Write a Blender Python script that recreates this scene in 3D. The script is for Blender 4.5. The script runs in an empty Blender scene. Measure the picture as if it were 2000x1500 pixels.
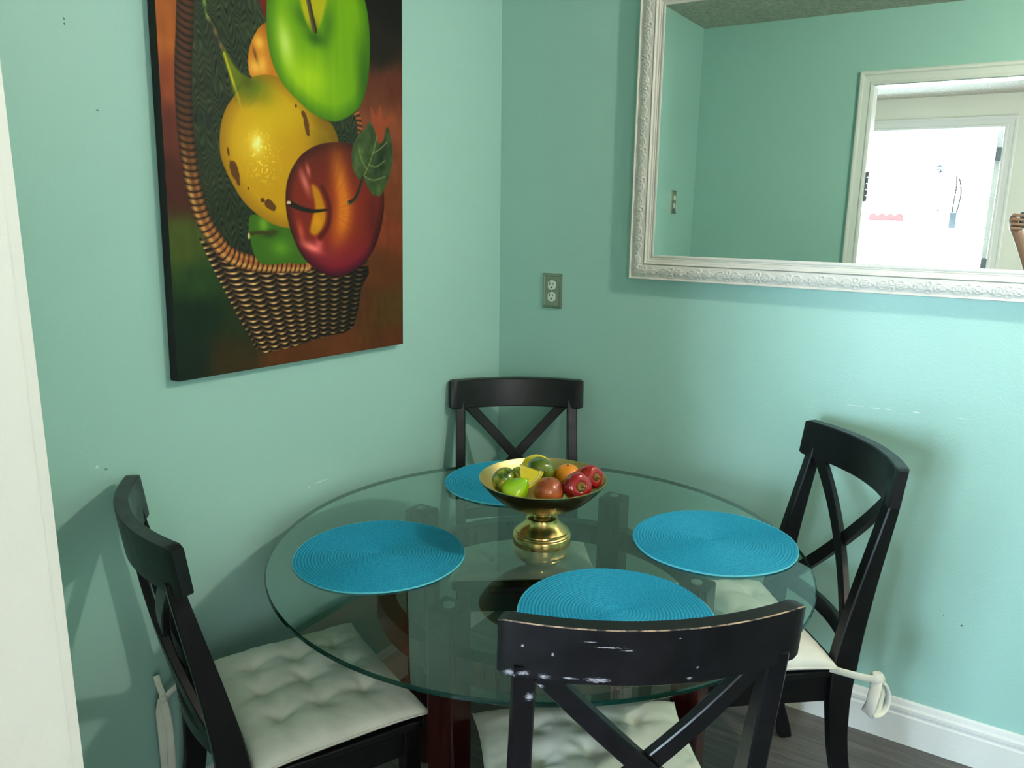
import bpy, bmesh, math, random
import numpy as np
from mathutils import Vector, Matrix

random.seed(7); np.random.seed(7)
C = bpy.context.scene.collection
PI = math.pi

# ------------------------------------------------------------------ camera
def cam_basis(yaw, pitch, roll):
    f = Vector((-math.sin(yaw)*math.cos(pitch), math.cos(yaw)*math.cos(pitch), math.sin(pitch)))
    r = Vector((math.cos(yaw), math.sin(yaw), 0)); u = r.cross(f)
    c, s = math.cos(roll), math.sin(roll)
    return c*r + s*u, -s*r + c*u, f
CAM = Vector((1.5626, -2.3385, 1.4997))
r_, u_, f_ = cam_basis(.5720, -.2164, .0129)
cd = bpy.data.cameras.new('camera'); cam = bpy.data.objects.new('camera', cd); C.objects.link(cam)
cam.matrix_world = Matrix(((r_.x, u_.x, -f_.x, CAM.x), (r_.y, u_.y, -f_.y, CAM.y), (r_.z, u_.z, -f_.z, CAM.z), (0, 0, 0, 1)))
cd.sensor_width = 36; cd.lens = 1551.4/2000*36; cd.clip_start = .02
sc = bpy.context.scene; sc.camera = cam
sc.view_settings.view_transform = 'Standard'; sc.view_settings.look = 'None'
sc.view_settings.exposure = 0.80; sc.view_settings.gamma = 1.0; sc.view_settings.use_curve_mapping = False

# ------------------------------------------------------------------ world and lights
w = bpy.data.worlds.new('sky'); sc.world = w; w.use_nodes = True
w.node_tree.nodes['Background'].inputs[0].default_value = (.84, .93, 1, 1)
w.node_tree.nodes['Background'].inputs[1].default_value = 3.0

def area(name, loc, rot, sx, sy, power, col):
    l = bpy.data.lights.new(name, 'AREA'); l.shape = 'RECTANGLE'; l.size = sx; l.size_y = sy; l.energy = power; l.color = col
    o = bpy.data.objects.new(name, l); C.objects.link(o); o.location = loc; o.rotation_euler = rot; return o
# daylight entering through the sun room's window straight behind both doorways
area('daylight_window', (1.0, -6.86, 1.45), (PI/2, 0, 0), 2.1, 1.7, 330, (.62, .82, 1.0))
# added fill light at an invented, unseen window in the hall's side wall
area('added_hall_fill', (3.30, -3.6, 1.55), (0, PI/2, 0), 1.2, 1.5, 14, (1.0, .97, .93))
LAMP_POWER = 330.0     # ceiling lamp, its globe is the emitter

# ------------------------------------------------------------------ helpers
def link(o, parent=None):
    C.objects.link(o)
    if parent: o.parent = parent
    return o
def mesh(name, verts, faces, m=None, parent=None, smooth=True):
    me = bpy.data.meshes.new(name); me.from_pydata([tuple(v) for v in verts], [], faces); me.validate()
    for q in (m if isinstance(m, (list, tuple)) else [m]):
        if q: me.materials.append(q)
    if smooth:
        me.polygons.foreach_set('use_smooth', [True]*len(me.polygons))
    return link(bpy.data.objects.new(name, me), parent)
def empty(name, loc=(0, 0, 0), rz=0, label=None, cat=None, group=None):
    o = bpy.data.objects.new(name, None); o.empty_display_size = .1; C.objects.link(o)
    o.location = loc; o.rotation_euler = (0, 0, rz); tag(o, label, cat, group); return o
def tag(o, label=None, cat=None, group=None, kind=None):
    for k, v in (('label', label), ('category', cat), ('group', group), ('kind', kind)):
        if v: o[k] = v
    return o
def bevel(o, wd=.003, seg=2, ang=35):
    b = o.modifiers.new('bevel', 'BEVEL'); b.width = wd; b.segments = seg; b.limit_method = 'ANGLE'; b.angle_limit = math.radians(ang)
    b.harden_normals = True; return o
def sharp(o, ang=35):
    o.data.set_sharp_from_angle(angle=math.radians(ang)); return o
def box_geo(x0, x1, y0, y1, z0, z1, V, F):
    n = len(V)
    V += [(x0, y0, z0), (x1, y0, z0), (x1, y1, z0), (x0, y1, z0), (x0, y0, z1), (x1, y0, z1), (x1, y1, z1), (x0, y1, z1)]
    F += [tuple(n+i for i in f) for f in ((0, 3, 2, 1), (4, 5, 6, 7), (0, 1, 5, 4), (1, 2, 6, 5), (2, 3, 7, 6), (3, 0, 4, 7))]
def boxes(name, bl, m, parent=None, bw=.0):
    V, F = [], []
    for b in bl: box_geo(*b, V, F)
    o = mesh(name, V, F, m, parent, smooth=bw > 0)
    if bw: bevel(o, bw)
    return o
def lathe(name, prof, m, parent=None, seg=64, loc=(0, 0, 0), ang=40):
    V, F = [], []; n = len(prof)
    for i in range(seg):
        a = 2*PI*i/seg
        for r, z in prof: V.append((loc[0]+r*math.cos(a), loc[1]+r*math.sin(a), loc[2]+z))
    for i in range(seg):
        j = (i+1) % seg
        for k in range(n-1):
            F.append((i*n+k, j*n+k, j*n+k+1, i*n+k+1))
    o = mesh(name, V, F, m, parent)
    bm = bmesh.new(); bm.from_mesh(o.data); bmesh.ops.remove_doubles(bm, verts=bm.verts, dist=1e-5)
    bmesh.ops.recalc_face_normals(bm, faces=bm.faces); bm.to_mesh(o.data); bm.free()
    return sharp(o, ang)
def catmull(P, n=8, closed=False):
    P = [np.array(p, float) for p in P]; out = []; N = len(P)
    for i in range(N if closed else N-1):
        g = (lambda k: P[k % N]) if closed else (lambda k: P[min(max(k, 0), N-1)])
        a, b, c, d = g(i-1), g(i), g(i+1), g(i+2)
        for k in range(n):
            t = k/n
            out.append(.5*((2*b)+(-a+c)*t+(2*a-5*b+4*c-d)*t*t+(-a+3*b-3*c+d)*t**3))
    if not closed: out.append(P[-1])
    return out
def sweep(name, path, secs, sides, m, parent=None, smooth=True, ang=35):
    """solid along path; secs: one list of (a,b) or one per point; sides: unit vector for 'a' at each point, b = tangent x a"""
    V, F = [], []; N = len(path); path = [Vector(p) for p in path]
    for i, p in enumerate(path):
        t = (path[min(i+1, N-1)]-path[max(i-1, 0)]).normalized()
        s = Vector(sides[i] if isinstance(sides, list) else sides); s = (s-t*s.dot(t)).normalized(); b = t.cross(s)
        sec = secs[i] if isinstance(secs[0], list) else secs
        for (x, y) in sec: V.append(p+s*x+b*y)
    n = len(secs[0]) if isinstance(secs[0], list) else len(secs)
    for i in range(N-1):
        for k in range(n):
            l = (k+1) % n; F.append((i*n+k, i*n+l, (i+1)*n+l, (i+1)*n+k))
    F.append(tuple(range(n))[::-1]); F.append(tuple((N-1)*n+k for k in range(n)))
    o = mesh(name, V, F, m, parent, smooth)
    bm = bmesh.new(); bm.from_mesh(o.data); bmesh.ops.recalc_face_normals(bm, faces=bm.faces); bm.to_mesh(o.data); bm.free()
    if ang: sharp(o, ang)
    return o
def rect(a, b, c=0.0):
    a, b = a/2, b/2
    if c == 0: return [(-a, -b), (a, -b), (a, b), (-a, b)]
    return [(-a+c, -b), (a-c, -b), (a, -b+c), (a, b-c), (a-c, b), (-a+c, b), (-a, b-c), (-a, -b+c)]
def oval(a, b, n=10): return [(a*math.cos(2*PI*k/n), b*math.sin(2*PI*k/n)) for k in range(n)]
def copy_tree(o, parent=None):
    c = o.copy(); C.objects.link(c); c.parent = parent
    for ch in list(o.children): copy_tree(ch, c)
    return c

# ------------------------------------------------------------------ materials
def srgb(r, g, b):
    f = lambda v: (v/255/12.92) if v/255 <= .04045 else ((v/255+.055)/1.055)**2.4
    return (f(r), f(g), f(b), 1)
class NT:
    def __init__(s, name):
        s.m = bpy.data.materials.new(name); s.m.use_nodes = True; s.t = s.m.node_tree
        s.b = s.t.nodes['Principled BSDF']; s.out = s.t.nodes['Material Output']
    def n(s, typ, **kw):
        x = s.t.nodes.new(typ)
        for k, v in kw.items():
            if k.startswith('i_'): x.inputs[k[2:].replace('_', ' ')].default_value = v
            else: setattr(x, k, v)
        return x
    def l(s, a, b): s.t.links.new(a, b)
    def coord(s, scale=(1, 1, 1), which='Object'):
        tc = s.n('ShaderNodeTexCoord'); mp = s.n('ShaderNodeMapping'); mp.inputs['Scale'].default_value = scale
        s.l(tc.outputs[which], mp.inputs[0]); return mp.outputs[0]
    def noise(s, vec, sc_, det=4, rough=.5):
        x = s.n('ShaderNodeTexNoise'); x.inputs['Scale'].default_value = sc_; x.inputs['Detail'].default_value = det
        x.inputs['Roughness'].default_value = rough; s.l(vec, x.inputs['Vector']); return x.outputs['Fac']
    def ramp(s, fac, stops):
        x = s.n('ShaderNodeValToRGB'); e = x.color_ramp.elements
        while len(e) < len(stops): e.new(.5)
        for el, (p, c) in zip(e, stops): el.position = p; el.color = c if len(c) == 4 else (*c, 1)
        s.l(fac, x.inputs[0]); return x.outputs[0]
    def bump(s, h, strength=.3, dist=.002, prev=None):
        x = s.n('ShaderNodeBump'); x.inputs['Strength'].default_value = strength; x.inputs['Distance'].default_value = dist
        s.l(h, x.inputs['Height'])
        if prev: s.l(prev, x.inputs['Normal'])
        s.l(x.outputs[0], s.b.inputs['Normal']); return x.outputs[0]
    def math(s, op, a, b=None):
        x = s.n('ShaderNodeMath', operation=op)
        for i, v in enumerate((a, b)):
            if v is None: continue
            if isinstance(v, (int, float)): x.inputs[i].default_value = v
            else: s.l(v, x.inputs[i])
        return x.outputs[0]
    def mix(s, fac, a, b):
        x = s.n('ShaderNodeMix', data_type='RGBA')
        for sock, v in ((x.inputs[0], fac), (x.inputs[6], a), (x.inputs[7], b)):
            if hasattr(v, 'links'): s.l(v, sock)
            else: sock.default_value = v
        return x.outputs[2]
    def set(s, **kw):
        for k, v in kw.items():
            i = s.b.inputs[k.replace('_', ' ')]
            if hasattr(v, 'links'): s.l(v, i)
            else: i.default_value = v
        return s

def paint_mat(name, c, rough=.4, var=.06, bump=.12, bscale=160, spec=.5, marks=()):
    k = NT(name); v = k.coord()
    n1 = k.noise(v, 2.3, 3); c2 = tuple(x*(1-var*2) for x in c[:3])+(1,)
    k.set(Base_Color=k.ramp(n1, [(.3, c2), (.7, c)]), Roughness=rough); k.b.inputs['Specular IOR Level'].default_value = spec
    if marks:       # small nicks and scratches in the paint
        tc = k.n('ShaderNodeTexCoord'); cc = k.b.inputs['Base Color'].links[0].from_socket; fine = k.noise(k.coord((300, 300, 300)), 1, 3)
        for (p, r, mc) in marks:
            sub = k.n('ShaderNodeVectorMath', operation='SUBTRACT'); k.l(tc.outputs['Object'], sub.inputs[0]); sub.inputs[1].default_value = p
            mul = k.n('ShaderNodeVectorMath', operation='MULTIPLY'); k.l(sub.outputs[0], mul.inputs[0]); mul.inputs[1].default_value = tuple(1/q if q else 0 for q in r)
            ln = k.n('ShaderNodeVectorMath', operation='LENGTH'); k.l(mul.outputs[0], ln.inputs[0])
            q = k.math('MAXIMUM', k.math('SUBTRACT', 1.0, ln.outputs['Value']), 0); q = k.math('MULTIPLY', k.math('GREATER_THAN', q, .001), k.math('ADD', q, k.math('MULTIPLY', fine, .8)))
            cc = k.mix(k.ramp(q, [(.50, (0, 0, 0)), (.62, (1, 1, 1))]), cc, mc)
        k.l(cc, k.b.inputs['Base Color'])
    a = k.bump(k.noise(v, 7, 2), .35, .004)
    k.bump(k.noise(v, bscale, 3, .6), bump, .0016, a)
    return k.m
M = {}
M['teal'] = paint_mat('teal_wall_paint', srgb(168, 210, 199), .42, .012, .30, 130, spec=.35)
PW_ = srgb(215, 232, 226); DK_ = srgb(70, 90, 84)
M['teal_back'] = paint_mat('teal_wall_paint_nicked', srgb(168, 210, 199), .42, .012, .30, 130, spec=.35, marks=[((1.253, 0, .9755), (.016, 0, .0016), PW_), ((1.285, 0, .977), (.010, 0, .0016), PW_), ((1.355, 0, .979), (.010, 0, .002), PW_), ((1.465, 0, .978), (.012, 0, .0014), PW_), ((1.20, 0, .975), (.03, 0, .001), PW_), ((1.530, 0, .403), (.003, 0, .003), DK_), ((1.484, 0, .421), (.002, 0, .002), DK_)])
M['teal_left'] = paint_mat('teal_wall_paint_scratched', srgb(168, 210, 199), .42, .012, .30, 130, spec=.35, marks=[((0, -1.488, .970), (0, .004, .004), PW_), ((0, -1.470, .960), (0, .004, .003), srgb(120, 150, 142)), ((0, -.918, .758), (0, .004, .003), PW_), ((0, -.875, .762), (0, .03, .0016), PW_), ((0, -1.463, 1.835), (0, .0018, .0024), DK_), ((0, -1.463, 1.826), (0, .0018, .0024), DK_), ((0, -1.415, 1.678), (0, .004, .0014), DK_)])
M['cream'] = paint_mat('cream_wall_paint', srgb(238, 236, 222), .5, .02, .2)
M['white_trim'] = paint_mat('white_trim_paint', srgb(236, 234, 228), .35, .02, .5, 90)
M['frame_white'] = paint_mat('white_frame_paint', srgb(219, 217, 209), .45, .05, .35, 500)

k = NT('popcorn_ceiling'); v = k.coord()
k.set(Base_Color=k.ramp(k.noise(v, 60, 4), [(.3, srgb(196, 188, 172)), (.7, srgb(238, 230, 216))]), Roughness=.95)
k.bump(k.noise(v, 90, 5, .7), 1.0, .012); M['popcorn'] = k.m

k = NT('grey_plank_floor'); v = k.coord()
br = k.n('ShaderNodeTexBrick'); br.inputs['Scale'].default_value = 1; br.inputs['Brick Width'].default_value = 1.2; br.inputs['Row Height'].default_value = .15
br.inputs['Mortar Size'].default_value = .0015; br.inputs['Color1'].default_value = (.25, .25, .25, 1); br.inputs['Color2'].default_value = (.75, .75, .75, 1); br.inputs['Mortar'].default_value = (0, 0, 0, 1)
k.l(v, br.inputs['Vector'])
st = k.coord((3, 40, 3)); g = k.noise(st, 1.6, 8, .65); g2 = k.noise(k.coord((1.2, 6, 1)), 2.0, 5, .6)
base = k.ramp(g, [(.25, srgb(52, 50, 48)), (.5, srgb(92, 89, 86)), (.75, srgb(135, 131, 126))])
k.set(Base_Color=k.mix(k.math('MULTIPLY', g2, .8), base, k.mix(br.outputs['Color'], srgb(60, 58, 56), srgb(118, 115, 110))), Roughness=.38)
k.bump(g, .25, .001); M['floor'] = k.m

def black_paint(name, wear=0.0, marks=()):
    k = NT(name); v = k.coord(); n = k.noise(v, 30, 4)
    col = k.ramp(n, [(.3, srgb(10, 10, 13)), (.7, srgb(17, 16, 20))])
    if marks:
        tc = k.n('ShaderNodeTexCoord'); st = k.coord((160, 160, 900)); fine = k.noise(st, 1.0, 6, .8); tot = None
        for (x, y, z, rx, rz) in marks:
            sub = k.n('ShaderNodeVectorMath', operation='SUBTRACT'); k.l(tc.outputs['Object'], sub.inputs[0]); sub.inputs[1].default_value = (x, y, z)
            mul = k.n('ShaderNodeVectorMath', operation='MULTIPLY'); k.l(sub.outputs[0], mul.inputs[0]); mul.inputs[1].default_value = (1/rx, 0, 1/rz)
            ln = k.n('ShaderNodeVectorMath', operation='LENGTH'); k.l(mul.outputs[0], ln.inputs[0])
            q = k.math('SUBTRACT', 1.0, ln.outputs['Value']); q = k.math('MAXIMUM', q, 0)
            tot = q if tot is None else k.math('MAXIMUM', tot, q)
        s = k.math('ADD', k.math('MULTIPLY', tot, .30), fine); s = k.math('MULTIPLY', k.math('GREATER_THAN', tot, .001), s)
        mask = k.ramp(s, [(.62, (0, 0, 0)), (.76, (1, 1, 1))])
        col = k.mix(mask, col, srgb(165, 162, 168))
    if True:
        fine = k.noise(v, 900, 2); 
    k.set(Base_Color=col, Roughness=k.ramp(n, [(.3, (.30,)*3), (.7, (.40,)*3)])); k.b.inputs['Specular IOR Level'].default_value = .38
    k.bump(k.noise(k.coord((40, 40, 6)), 3, 3), .08, .001)
    return k.m
M['black'] = black_paint('black_lacquer')
M['black_scuffed'] = black_paint('black_lacquer_scuffed', marks=[(-.188, -.02, .868, .014, .006), (-.160, -.03, .866, .012, .006), (-.125, -.04, .868, .016, .003), (-.088, -.05, .868, .026, .006), (-.075, -.05, .922, .03, .0018), (-.207, -.02, .864, .012, .008), (.04, -.05, .868, .006, .003), (-.150, 0, .905, .003, .005), (.05, -.05, .885, .004, .003), (-.178, 0, .826, .010, .010), (-.165, 0, .848, .008, .006), (-.10, 0, .93, .012, .0015), (-.05, 0, .918, .012, .0015), (.02, 0, .935, .003, .002), (-.19, 0, .912, .003, .004)])
k = NT('worn_wood_edge'); v = k.coord()
k.set(Base_Color=k.ramp(k.noise(v, 45, 5, .7), [(.40, srgb(24, 23, 26)), (.58, srgb(170, 142, 115))]), Roughness=.5); M['worn'] = k.m
k = NT('lightly_worn_edge'); v = k.coord()
k.set(Base_Color=k.ramp(k.noise(v, 30, 5, .7), [(.60, srgb(24, 23, 26)), (.68, srgb(190, 175, 155))]), Roughness=.45); M['worn_light'] = k.m

k = NT('white_cotton'); v = k.coord()
k.set(Base_Color=k.ramp(k.noise(v, 12, 3), [(.3, srgb(222, 217, 202)), (.7, srgb(236, 232, 220))]), Roughness=.9)
k.b.inputs['Sheen Weight'].default_value = .25
a = k.bump(k.noise(v, 9, 4, .6), .35, .010); k.bump(k.noise(v, 700, 2), .15, .001, a); M['cotton'] = k.m

k = NT('dark_cherry_wood'); st = k.coord((14, 14, 1.4)); g = k.noise(st, 3, 7, .6)
k.set(Base_Color=k.ramp(g, [(.3, srgb(30, 10, 9)), (.55, srgb(58, 20, 14)), (.75, srgb(88, 34, 20))]), Roughness=.25); M['cherry'] = k.m
k = NT('clear_rubber_pad'); k.set(Base_Color=srgb(150, 165, 158), Roughness=.2); M['pad'] = k.m

# glass: upper face mirrors by angle, lower face only tints, edge is deep green
k = NT('glass_upper_face'); t = k.t; t.nodes.remove(k.b)
tr = k.n('ShaderNodeBsdfTransparent'); tr.inputs[0].default_value = (.80, .90, .86, 1)
gl = k.n('ShaderNodeBsdfGlossy'); gl.inputs['Roughness'].default_value = .0; gl.inputs['Color'].default_value = (.95, 1, .98, 1)
fr = k.n('ShaderNodeFresnel'); fr.inputs[0].default_value = 1.5; mx = k.n('ShaderNodeMixShader')
k.l(k.math('MINIMUM', k.math('MULTIPLY', fr.outputs[0], 1.7), 1.0), mx.inputs[0]); k.l(tr.outputs[0], mx.inputs[1]); k.l(gl.outputs[0], mx.inputs[2]); k.l(mx.outputs[0], k.out.inputs[0]); M['glass_top'] = k.m
k = NT('glass_lower_face'); k.t.nodes.remove(k.b); tr = k.n('ShaderNodeBsdfTransparent'); tr.inputs[0].default_value = (.84, .93, .89, 1); k.l(tr.outputs[0], k.out.inputs[0]); M['glass_bot'] = k.m
k = NT('glass_polished_edge'); k.t.nodes.remove(k.b); tr = k.n('ShaderNodeBsdfTransparent'); tr.inputs[0].default_value = (.12, .30, .24, 1)
gl = k.n('ShaderNodeBsdfPrincipled'); gl.inputs['Base Color'].default_value = (.004, .03, .022, 1); gl.inputs['Roughness'].default_value = .06
mx = k.n('ShaderNodeMixShader'); mx.inputs[0].default_value = .8; k.l(tr.outputs[0], mx.inputs[1]); k.l(gl.outputs[0], mx.inputs[2]); k.l(mx.outputs[0], k.out.inputs[0]); M['glass_edge'] = k.m

k = NT('turquoise_braid'); v = k.coord()
k.set(Base_Color=k.ramp(k.noise(v, 300, 3), [(.3, srgb(0, 128, 168)), (.7, srgb(18, 162, 196))]), Roughness=.75)
k.bump(k.noise(v, 420, 2), .5, .0015); M['mat'] = k.m
k = NT('pale_braid_edge'); k.set(Base_Color=srgb(90, 190, 208), Roughness=.8); M['mat_edge'] = k.m

k = NT('polished_brass'); v = k.coord()
k.set(Base_Color=srgb(212, 184, 118), Metallic=1.0, Roughness=.22); k.bump(k.noise(v, 60, 3), .06, .001); M['brass'] = k.m
k = NT('hammered_brass'); v = k.coord()
k.set(Base_Color=srgb(214, 190, 128), Metallic=1.0, Roughness=.30); k.bump(k.noise(v, 260, 3, .7), .5, .0015); M['brass_in'] = k.m
k = NT('reflection_dark_brass'); v = k.coord()  # outside of the bowl: dark floor and glass reflections put into the colour
k.set(Base_Color=srgb(142, 122, 80), Metallic=1.0, Roughness=.24); k.bump(k.noise(v, 40, 3), .08, .001); M['brass_out'] = k.m
k = NT('brushed_nickel'); k.set(Base_Color=srgb(165, 162, 148), Metallic=1.0, Roughness=.3); M['nickel'] = k.m
k = NT('white_plastic'); k.set(Base_Color=srgb(225, 228, 218), Roughness=.3); M['plastic'] = k.m
k = NT('dark_slot'); k.set(Base_Color=srgb(20, 20, 20), Roughness=.8); M['slot'] = k.m
k = NT('steel_hinge'); k.set(Base_Color=srgb(120, 122, 130), Metallic=.3, Roughness=.4); M['hinge'] = k.m
k = NT('silvered_glass'); k.set(Base_Color=(.80, .86, .82, 1), Metallic=1.0, Roughness=.0); M['mirror'] = k.m
k = NT('lit_glass_globe'); k.t.nodes.remove(k.b); em = k.n('ShaderNodeEmission'); em.inputs[0].default_value = (1.0, .90, .80, 1); em.inputs[1].default_value = LAMP_POWER; k.l(em.outputs[0], k.out.inputs[0]); M['globe'] = k.m
k = NT('window_pane'); k.t.nodes.remove(k.b); tr = k.n('ShaderNodeBsdfTransparent'); tr.inputs[0].default_value = (.97, .98, .98, 1); k.l(tr.outputs[0], k.out.inputs[0]); M['pane'] = k.m
k = NT('slate_ceramic'); k.set(Base_Color=srgb(84, 88, 98), Roughness=.4); M['slate'] = k.m
k = NT('dark_twig'); k.set(Base_Color=srgb(60, 52, 48), Roughness=.8); M['twig'] = k.m
k = NT('red_print'); k.set(Base_Color=srgb(215, 90, 95), Roughness=.6); M['red_print'] = k.m
k = NT('skin'); k.set(Base_Color=srgb(196, 150, 130), Roughness=.5); k.b.inputs['Subsurface Weight'].default_value = .1; k.b.inputs['Subsurface Radius'].default_value = (.01, .004, .002); M['skin'] = k.m
k = NT('dark_phone_case'); k.set(Base_Color=srgb(22, 24, 34), Roughness=.3); M['phone'] = k.m
k = NT('lens_glass'); k.set(Base_Color=srgb(5, 5, 8), Roughness=.05); M['lens'] = k.m
k = NT('navy_sleeve'); k.set(Base_Color=srgb(50, 48, 70), Roughness=.9); M['sleeve'] = k.m
k = NT('black_canvas_edge'); k.set(Base_Color=srgb(24, 20, 18), Roughness=.7); M['canvas_edge'] = k.m

# ------------------------------------------------------------------ the setting
RX, RY, RZ = 3.0, -2.01, 2.44
DX0, DX1, DZ = .862, 2.36, 2.10          # cased opening to the hall
HY = -5.30                               # hall's far wall
def struct(name, bl, m, bw=0, parent=None):
    o = boxes(name, bl, m, parent, bw)
    if parent is None: o['kind'] = 'structure'
    return o
struct('floor', [(-1.2, 3.6, -7.1, .1, -.06, 0)], M['floor'])
struct('ceiling', [(-.1, RX+.1, RY, .1, RZ, RZ+.08)], M['popcorn'])
struct('ceiling_hall', [(-1.2, 3.6, HY-.12, RY-.01, RZ, RZ+.08)], M['popcorn'])
struct('ceiling_sunroom', [(-1.2, 3.6, -7.1, HY-.12, RZ+.01, RZ+.09)], M['cream'])
struct('wall_left', [(-.1, 0, RY, .1, 0, RZ)], M['teal_left'])
struct('wall_back', [(0, RX, 0, .1, 0, RZ)], M['teal_back'])
struct('wall_right', [(RX, RX+.1, RY, .1, 0, RZ)], M['teal'])
struct('wall_front', [(-.1, DX0-.02, RY-.055, RY, 0, RZ), (DX1+.02, RX+.1, RY-.055, RY, 0, RZ), (DX0-.02, DX1+.02, RY-.055, RY, DZ+.02, RZ)], M['teal'])
struct('wall_hall_front', [(-1.2, DX0-.02, RY-.12, RY-.056, 0, RZ), (DX1+.02, 3.6, RY-.12, RY-.056, 0, RZ), (DX0-.02, DX1+.02, RY-.12, RY-.056, DZ+.02, RZ)], M['cream'])
struct('wall_hall_left', [(-1.2, -1.1, HY, RY-.121, 0, RZ)], M['cream'])
struct('wall_hall_right', [(3.4, 3.5, HY, RY-.121, 0, .8), (3.4, 3.5, HY, RY-.121, 2.3, RZ), (3.4, 3.5, HY, -4.2, .8, 2.3), (3.4, 3.5, -3.0, RY-.121, .8, 2.3)], M['cream'])
D2X0, D2X1, D2Z = .28, 1.352, 2.185
struct('wall_hall_back', [(-1.2, D2X0-.02, HY-.12, HY, 0, RZ), (D2X1+.02, 3.6, HY-.12, HY, 0, RZ), (D2X0-.02, D2X1+.02, HY-.12, HY, D2Z+.02, RZ)], M['cream'])
struct('wall_sunroom_back', [(-1.2, -.1, -6.98, -6.9, 0, RZ), (2.1, 3.6, -6.98, -6.9, 0, RZ), (-.1, 2.1, -6.98, -6.9, 0, .55), (-.1, 2.1, -6.98, -6.9, 2.3, RZ)], M['cream'])
struct('wall_sunroom_left', [(-1.2, -1.1, -6.9, HY-.121, 0, RZ)], M['cream'])
struct('wall_sunroom_right', [(3.4, 3.5, -6.9, HY-.121, 0, RZ)], M['cream'])

def casing(name, x0, x1, z1, y, side, cw=.066, parent=None):
    """moulded casing round an opening on the plane y; side +1 faces +y"""
    prof = [(0, 0), (0, .012), (.010, .014), (.016, .010), (.030, .012), (.044, .014), (.050, .019), (.060, .020), (.066, .016), (.066, 0)]
    prof = [(a*cw/.066, b) for a, b in prof]
    V, F = [], []; n = len(prof)
    for (cx, cz, dx, dz) in ((x0, 0, -1, 0), (x0, z1, -1, 1), (x1, z1, 1, 1), (x1, 0, 1, 0)):
        for a, b in prof: V.append((cx+dx*(a+.004), y+side*b, cz+dz*(a+.004)))
    for i in range(3):
        for q in range(n-1): F.append((i*n+q, i*n+q+1, (i+1)*n+q+1, (i+1)*n+q))
    o = mesh(name, V, F, M['white_trim'], parent, smooth=False)
    bm = bmesh.new(); bm.from_mesh(o.data); bmesh.ops.recalc_face_normals(bm, faces=bm.faces); bm.to_mesh(o.data); bm.free()
    return o
def doorway(name, x0, x1, z1, yf, yb, cw):
    j = struct(name, [(x0-.02, x0, yb, yf, 0, z1+.02), (x1, x1+.02, yb, yf, 0, z1+.02), (x0, x1, yb, yf, z1, z1+.02)], M['white_trim'])
    casing('casing', x0, x1, z1, yf, 1, cw, j); casing('casing', x0, x1, z1, yb, -1, cw, j)
    return j
d1 = doorway('door_1', DX0, DX1, DZ, RY, RY-.121, .062)
V, F = [], []
box_geo(DX0, DX0+.004, RY-.085, RY-.025, 1.56, 1.70, V, F)
hg = mesh('hinge_leaf', V, F, M['hinge'], d1, False)
V, F = [], []
for kk in range(5): box_geo(DX0+.003, DX0+.014, RY-.028, RY-.018, 1.562+.029*kk, 1.562+.029*kk+.024, V, F)
mesh('hinge_knuckle', V, F, M['hinge'], hg, False)
d2 = doorway('door_2', D2X0, D2X1, D2Z, HY, HY-.12, .085)
# the hall door's open leaf, swung back into the sun room, with its hinges
dl = boxes('door_leaf', [(D2X1-.045, D2X1-.005, HY-.95, HY-.125, .01, D2Z-.01)], M['white_trim'], d2, .002)
for z in (1.98, 1.10, .25):
    boxes('door_hinge', [(D2X1-.04, D2X1-.001, HY-.124, HY-.05, z-.055, z+.055)], M['hinge'], dl)
# baseboards (same stepped profile)
def baseboard(name, A, B, nrm):
    prof = [(0, 0), (.014, 0), (.014, .088), (.011, .092), (.011, .098), (.013, .102), (.013, .112), (.008, .118), (.006, .130), (.003, .135), (0, .135)]
    V, F = [], []; n = len(prof)
    for P in (A, B):
        for a, z in prof: V.append((P[0]+nrm[0]*a, P[1]+nrm[1]*a, z))
    for q in range(n): F.append((q, (q+1) % n, n+(q+1) % n, n+q))
    F += [tuple(range(n)), tuple(range(2*n-1, n-1, -1))]
    o = mesh(name, V, F, M['white_trim'], None, smooth=False); o['kind'] = 'structure'
    bm = bmesh.new(); bm.from_mesh(o.data); bmesh.ops.recalc_face_normals(bm, faces=bm.faces); bm.to_mesh(o.data); bm.free()
baseboard('baseboard_back', (0, 0), (RX, 0), (0, -1))
baseboard('baseboard_left', (0, RY), (0, -.0145), (1, 0))
baseboard('baseboard_right', (RX, RY), (RX, -.0145), (-1, 0))
baseboard('baseboard_front', (0, RY), (DX0-.075, RY), (0, 1))
# sun room window, then the hall window invented for the fill light
wf = struct('window_1', [(-.1, -.04, -6.96, -6.90, .55, 2.3), (2.04, 2.1, -6.96, -6.90, .55, 2.3), (-.04, 2.04, -6.96, -6.90, .55, .61), (-.04, 2.04, -6.96, -6.90, 2.24, 2.3), (.98, 1.02, -6.95, -6.91, .61, 2.24)], M['white_trim'])
boxes('pane', [(-.04, 2.04, -6.935, -6.930, .61, 2.24)], M['pane'], wf)
wf = struct('added_hall_window', [(3.4, 3.5, -4.2, -4.15, .8, 2.3), (3.4, 3.5, -3.05, -3.0, .8, 2.3), (3.4, 3.5, -4.15, -3.05, .8, .85), (3.4, 3.5, -4.15, -3.05, 2.25, 2.3)], M['white_trim'])  # unseen window frame, made up to go with the added hall light
boxes('pane', [(3.45, 3.455, -4.15, -3.05, .85, 2.25)], M['pane'], wf)

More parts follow.
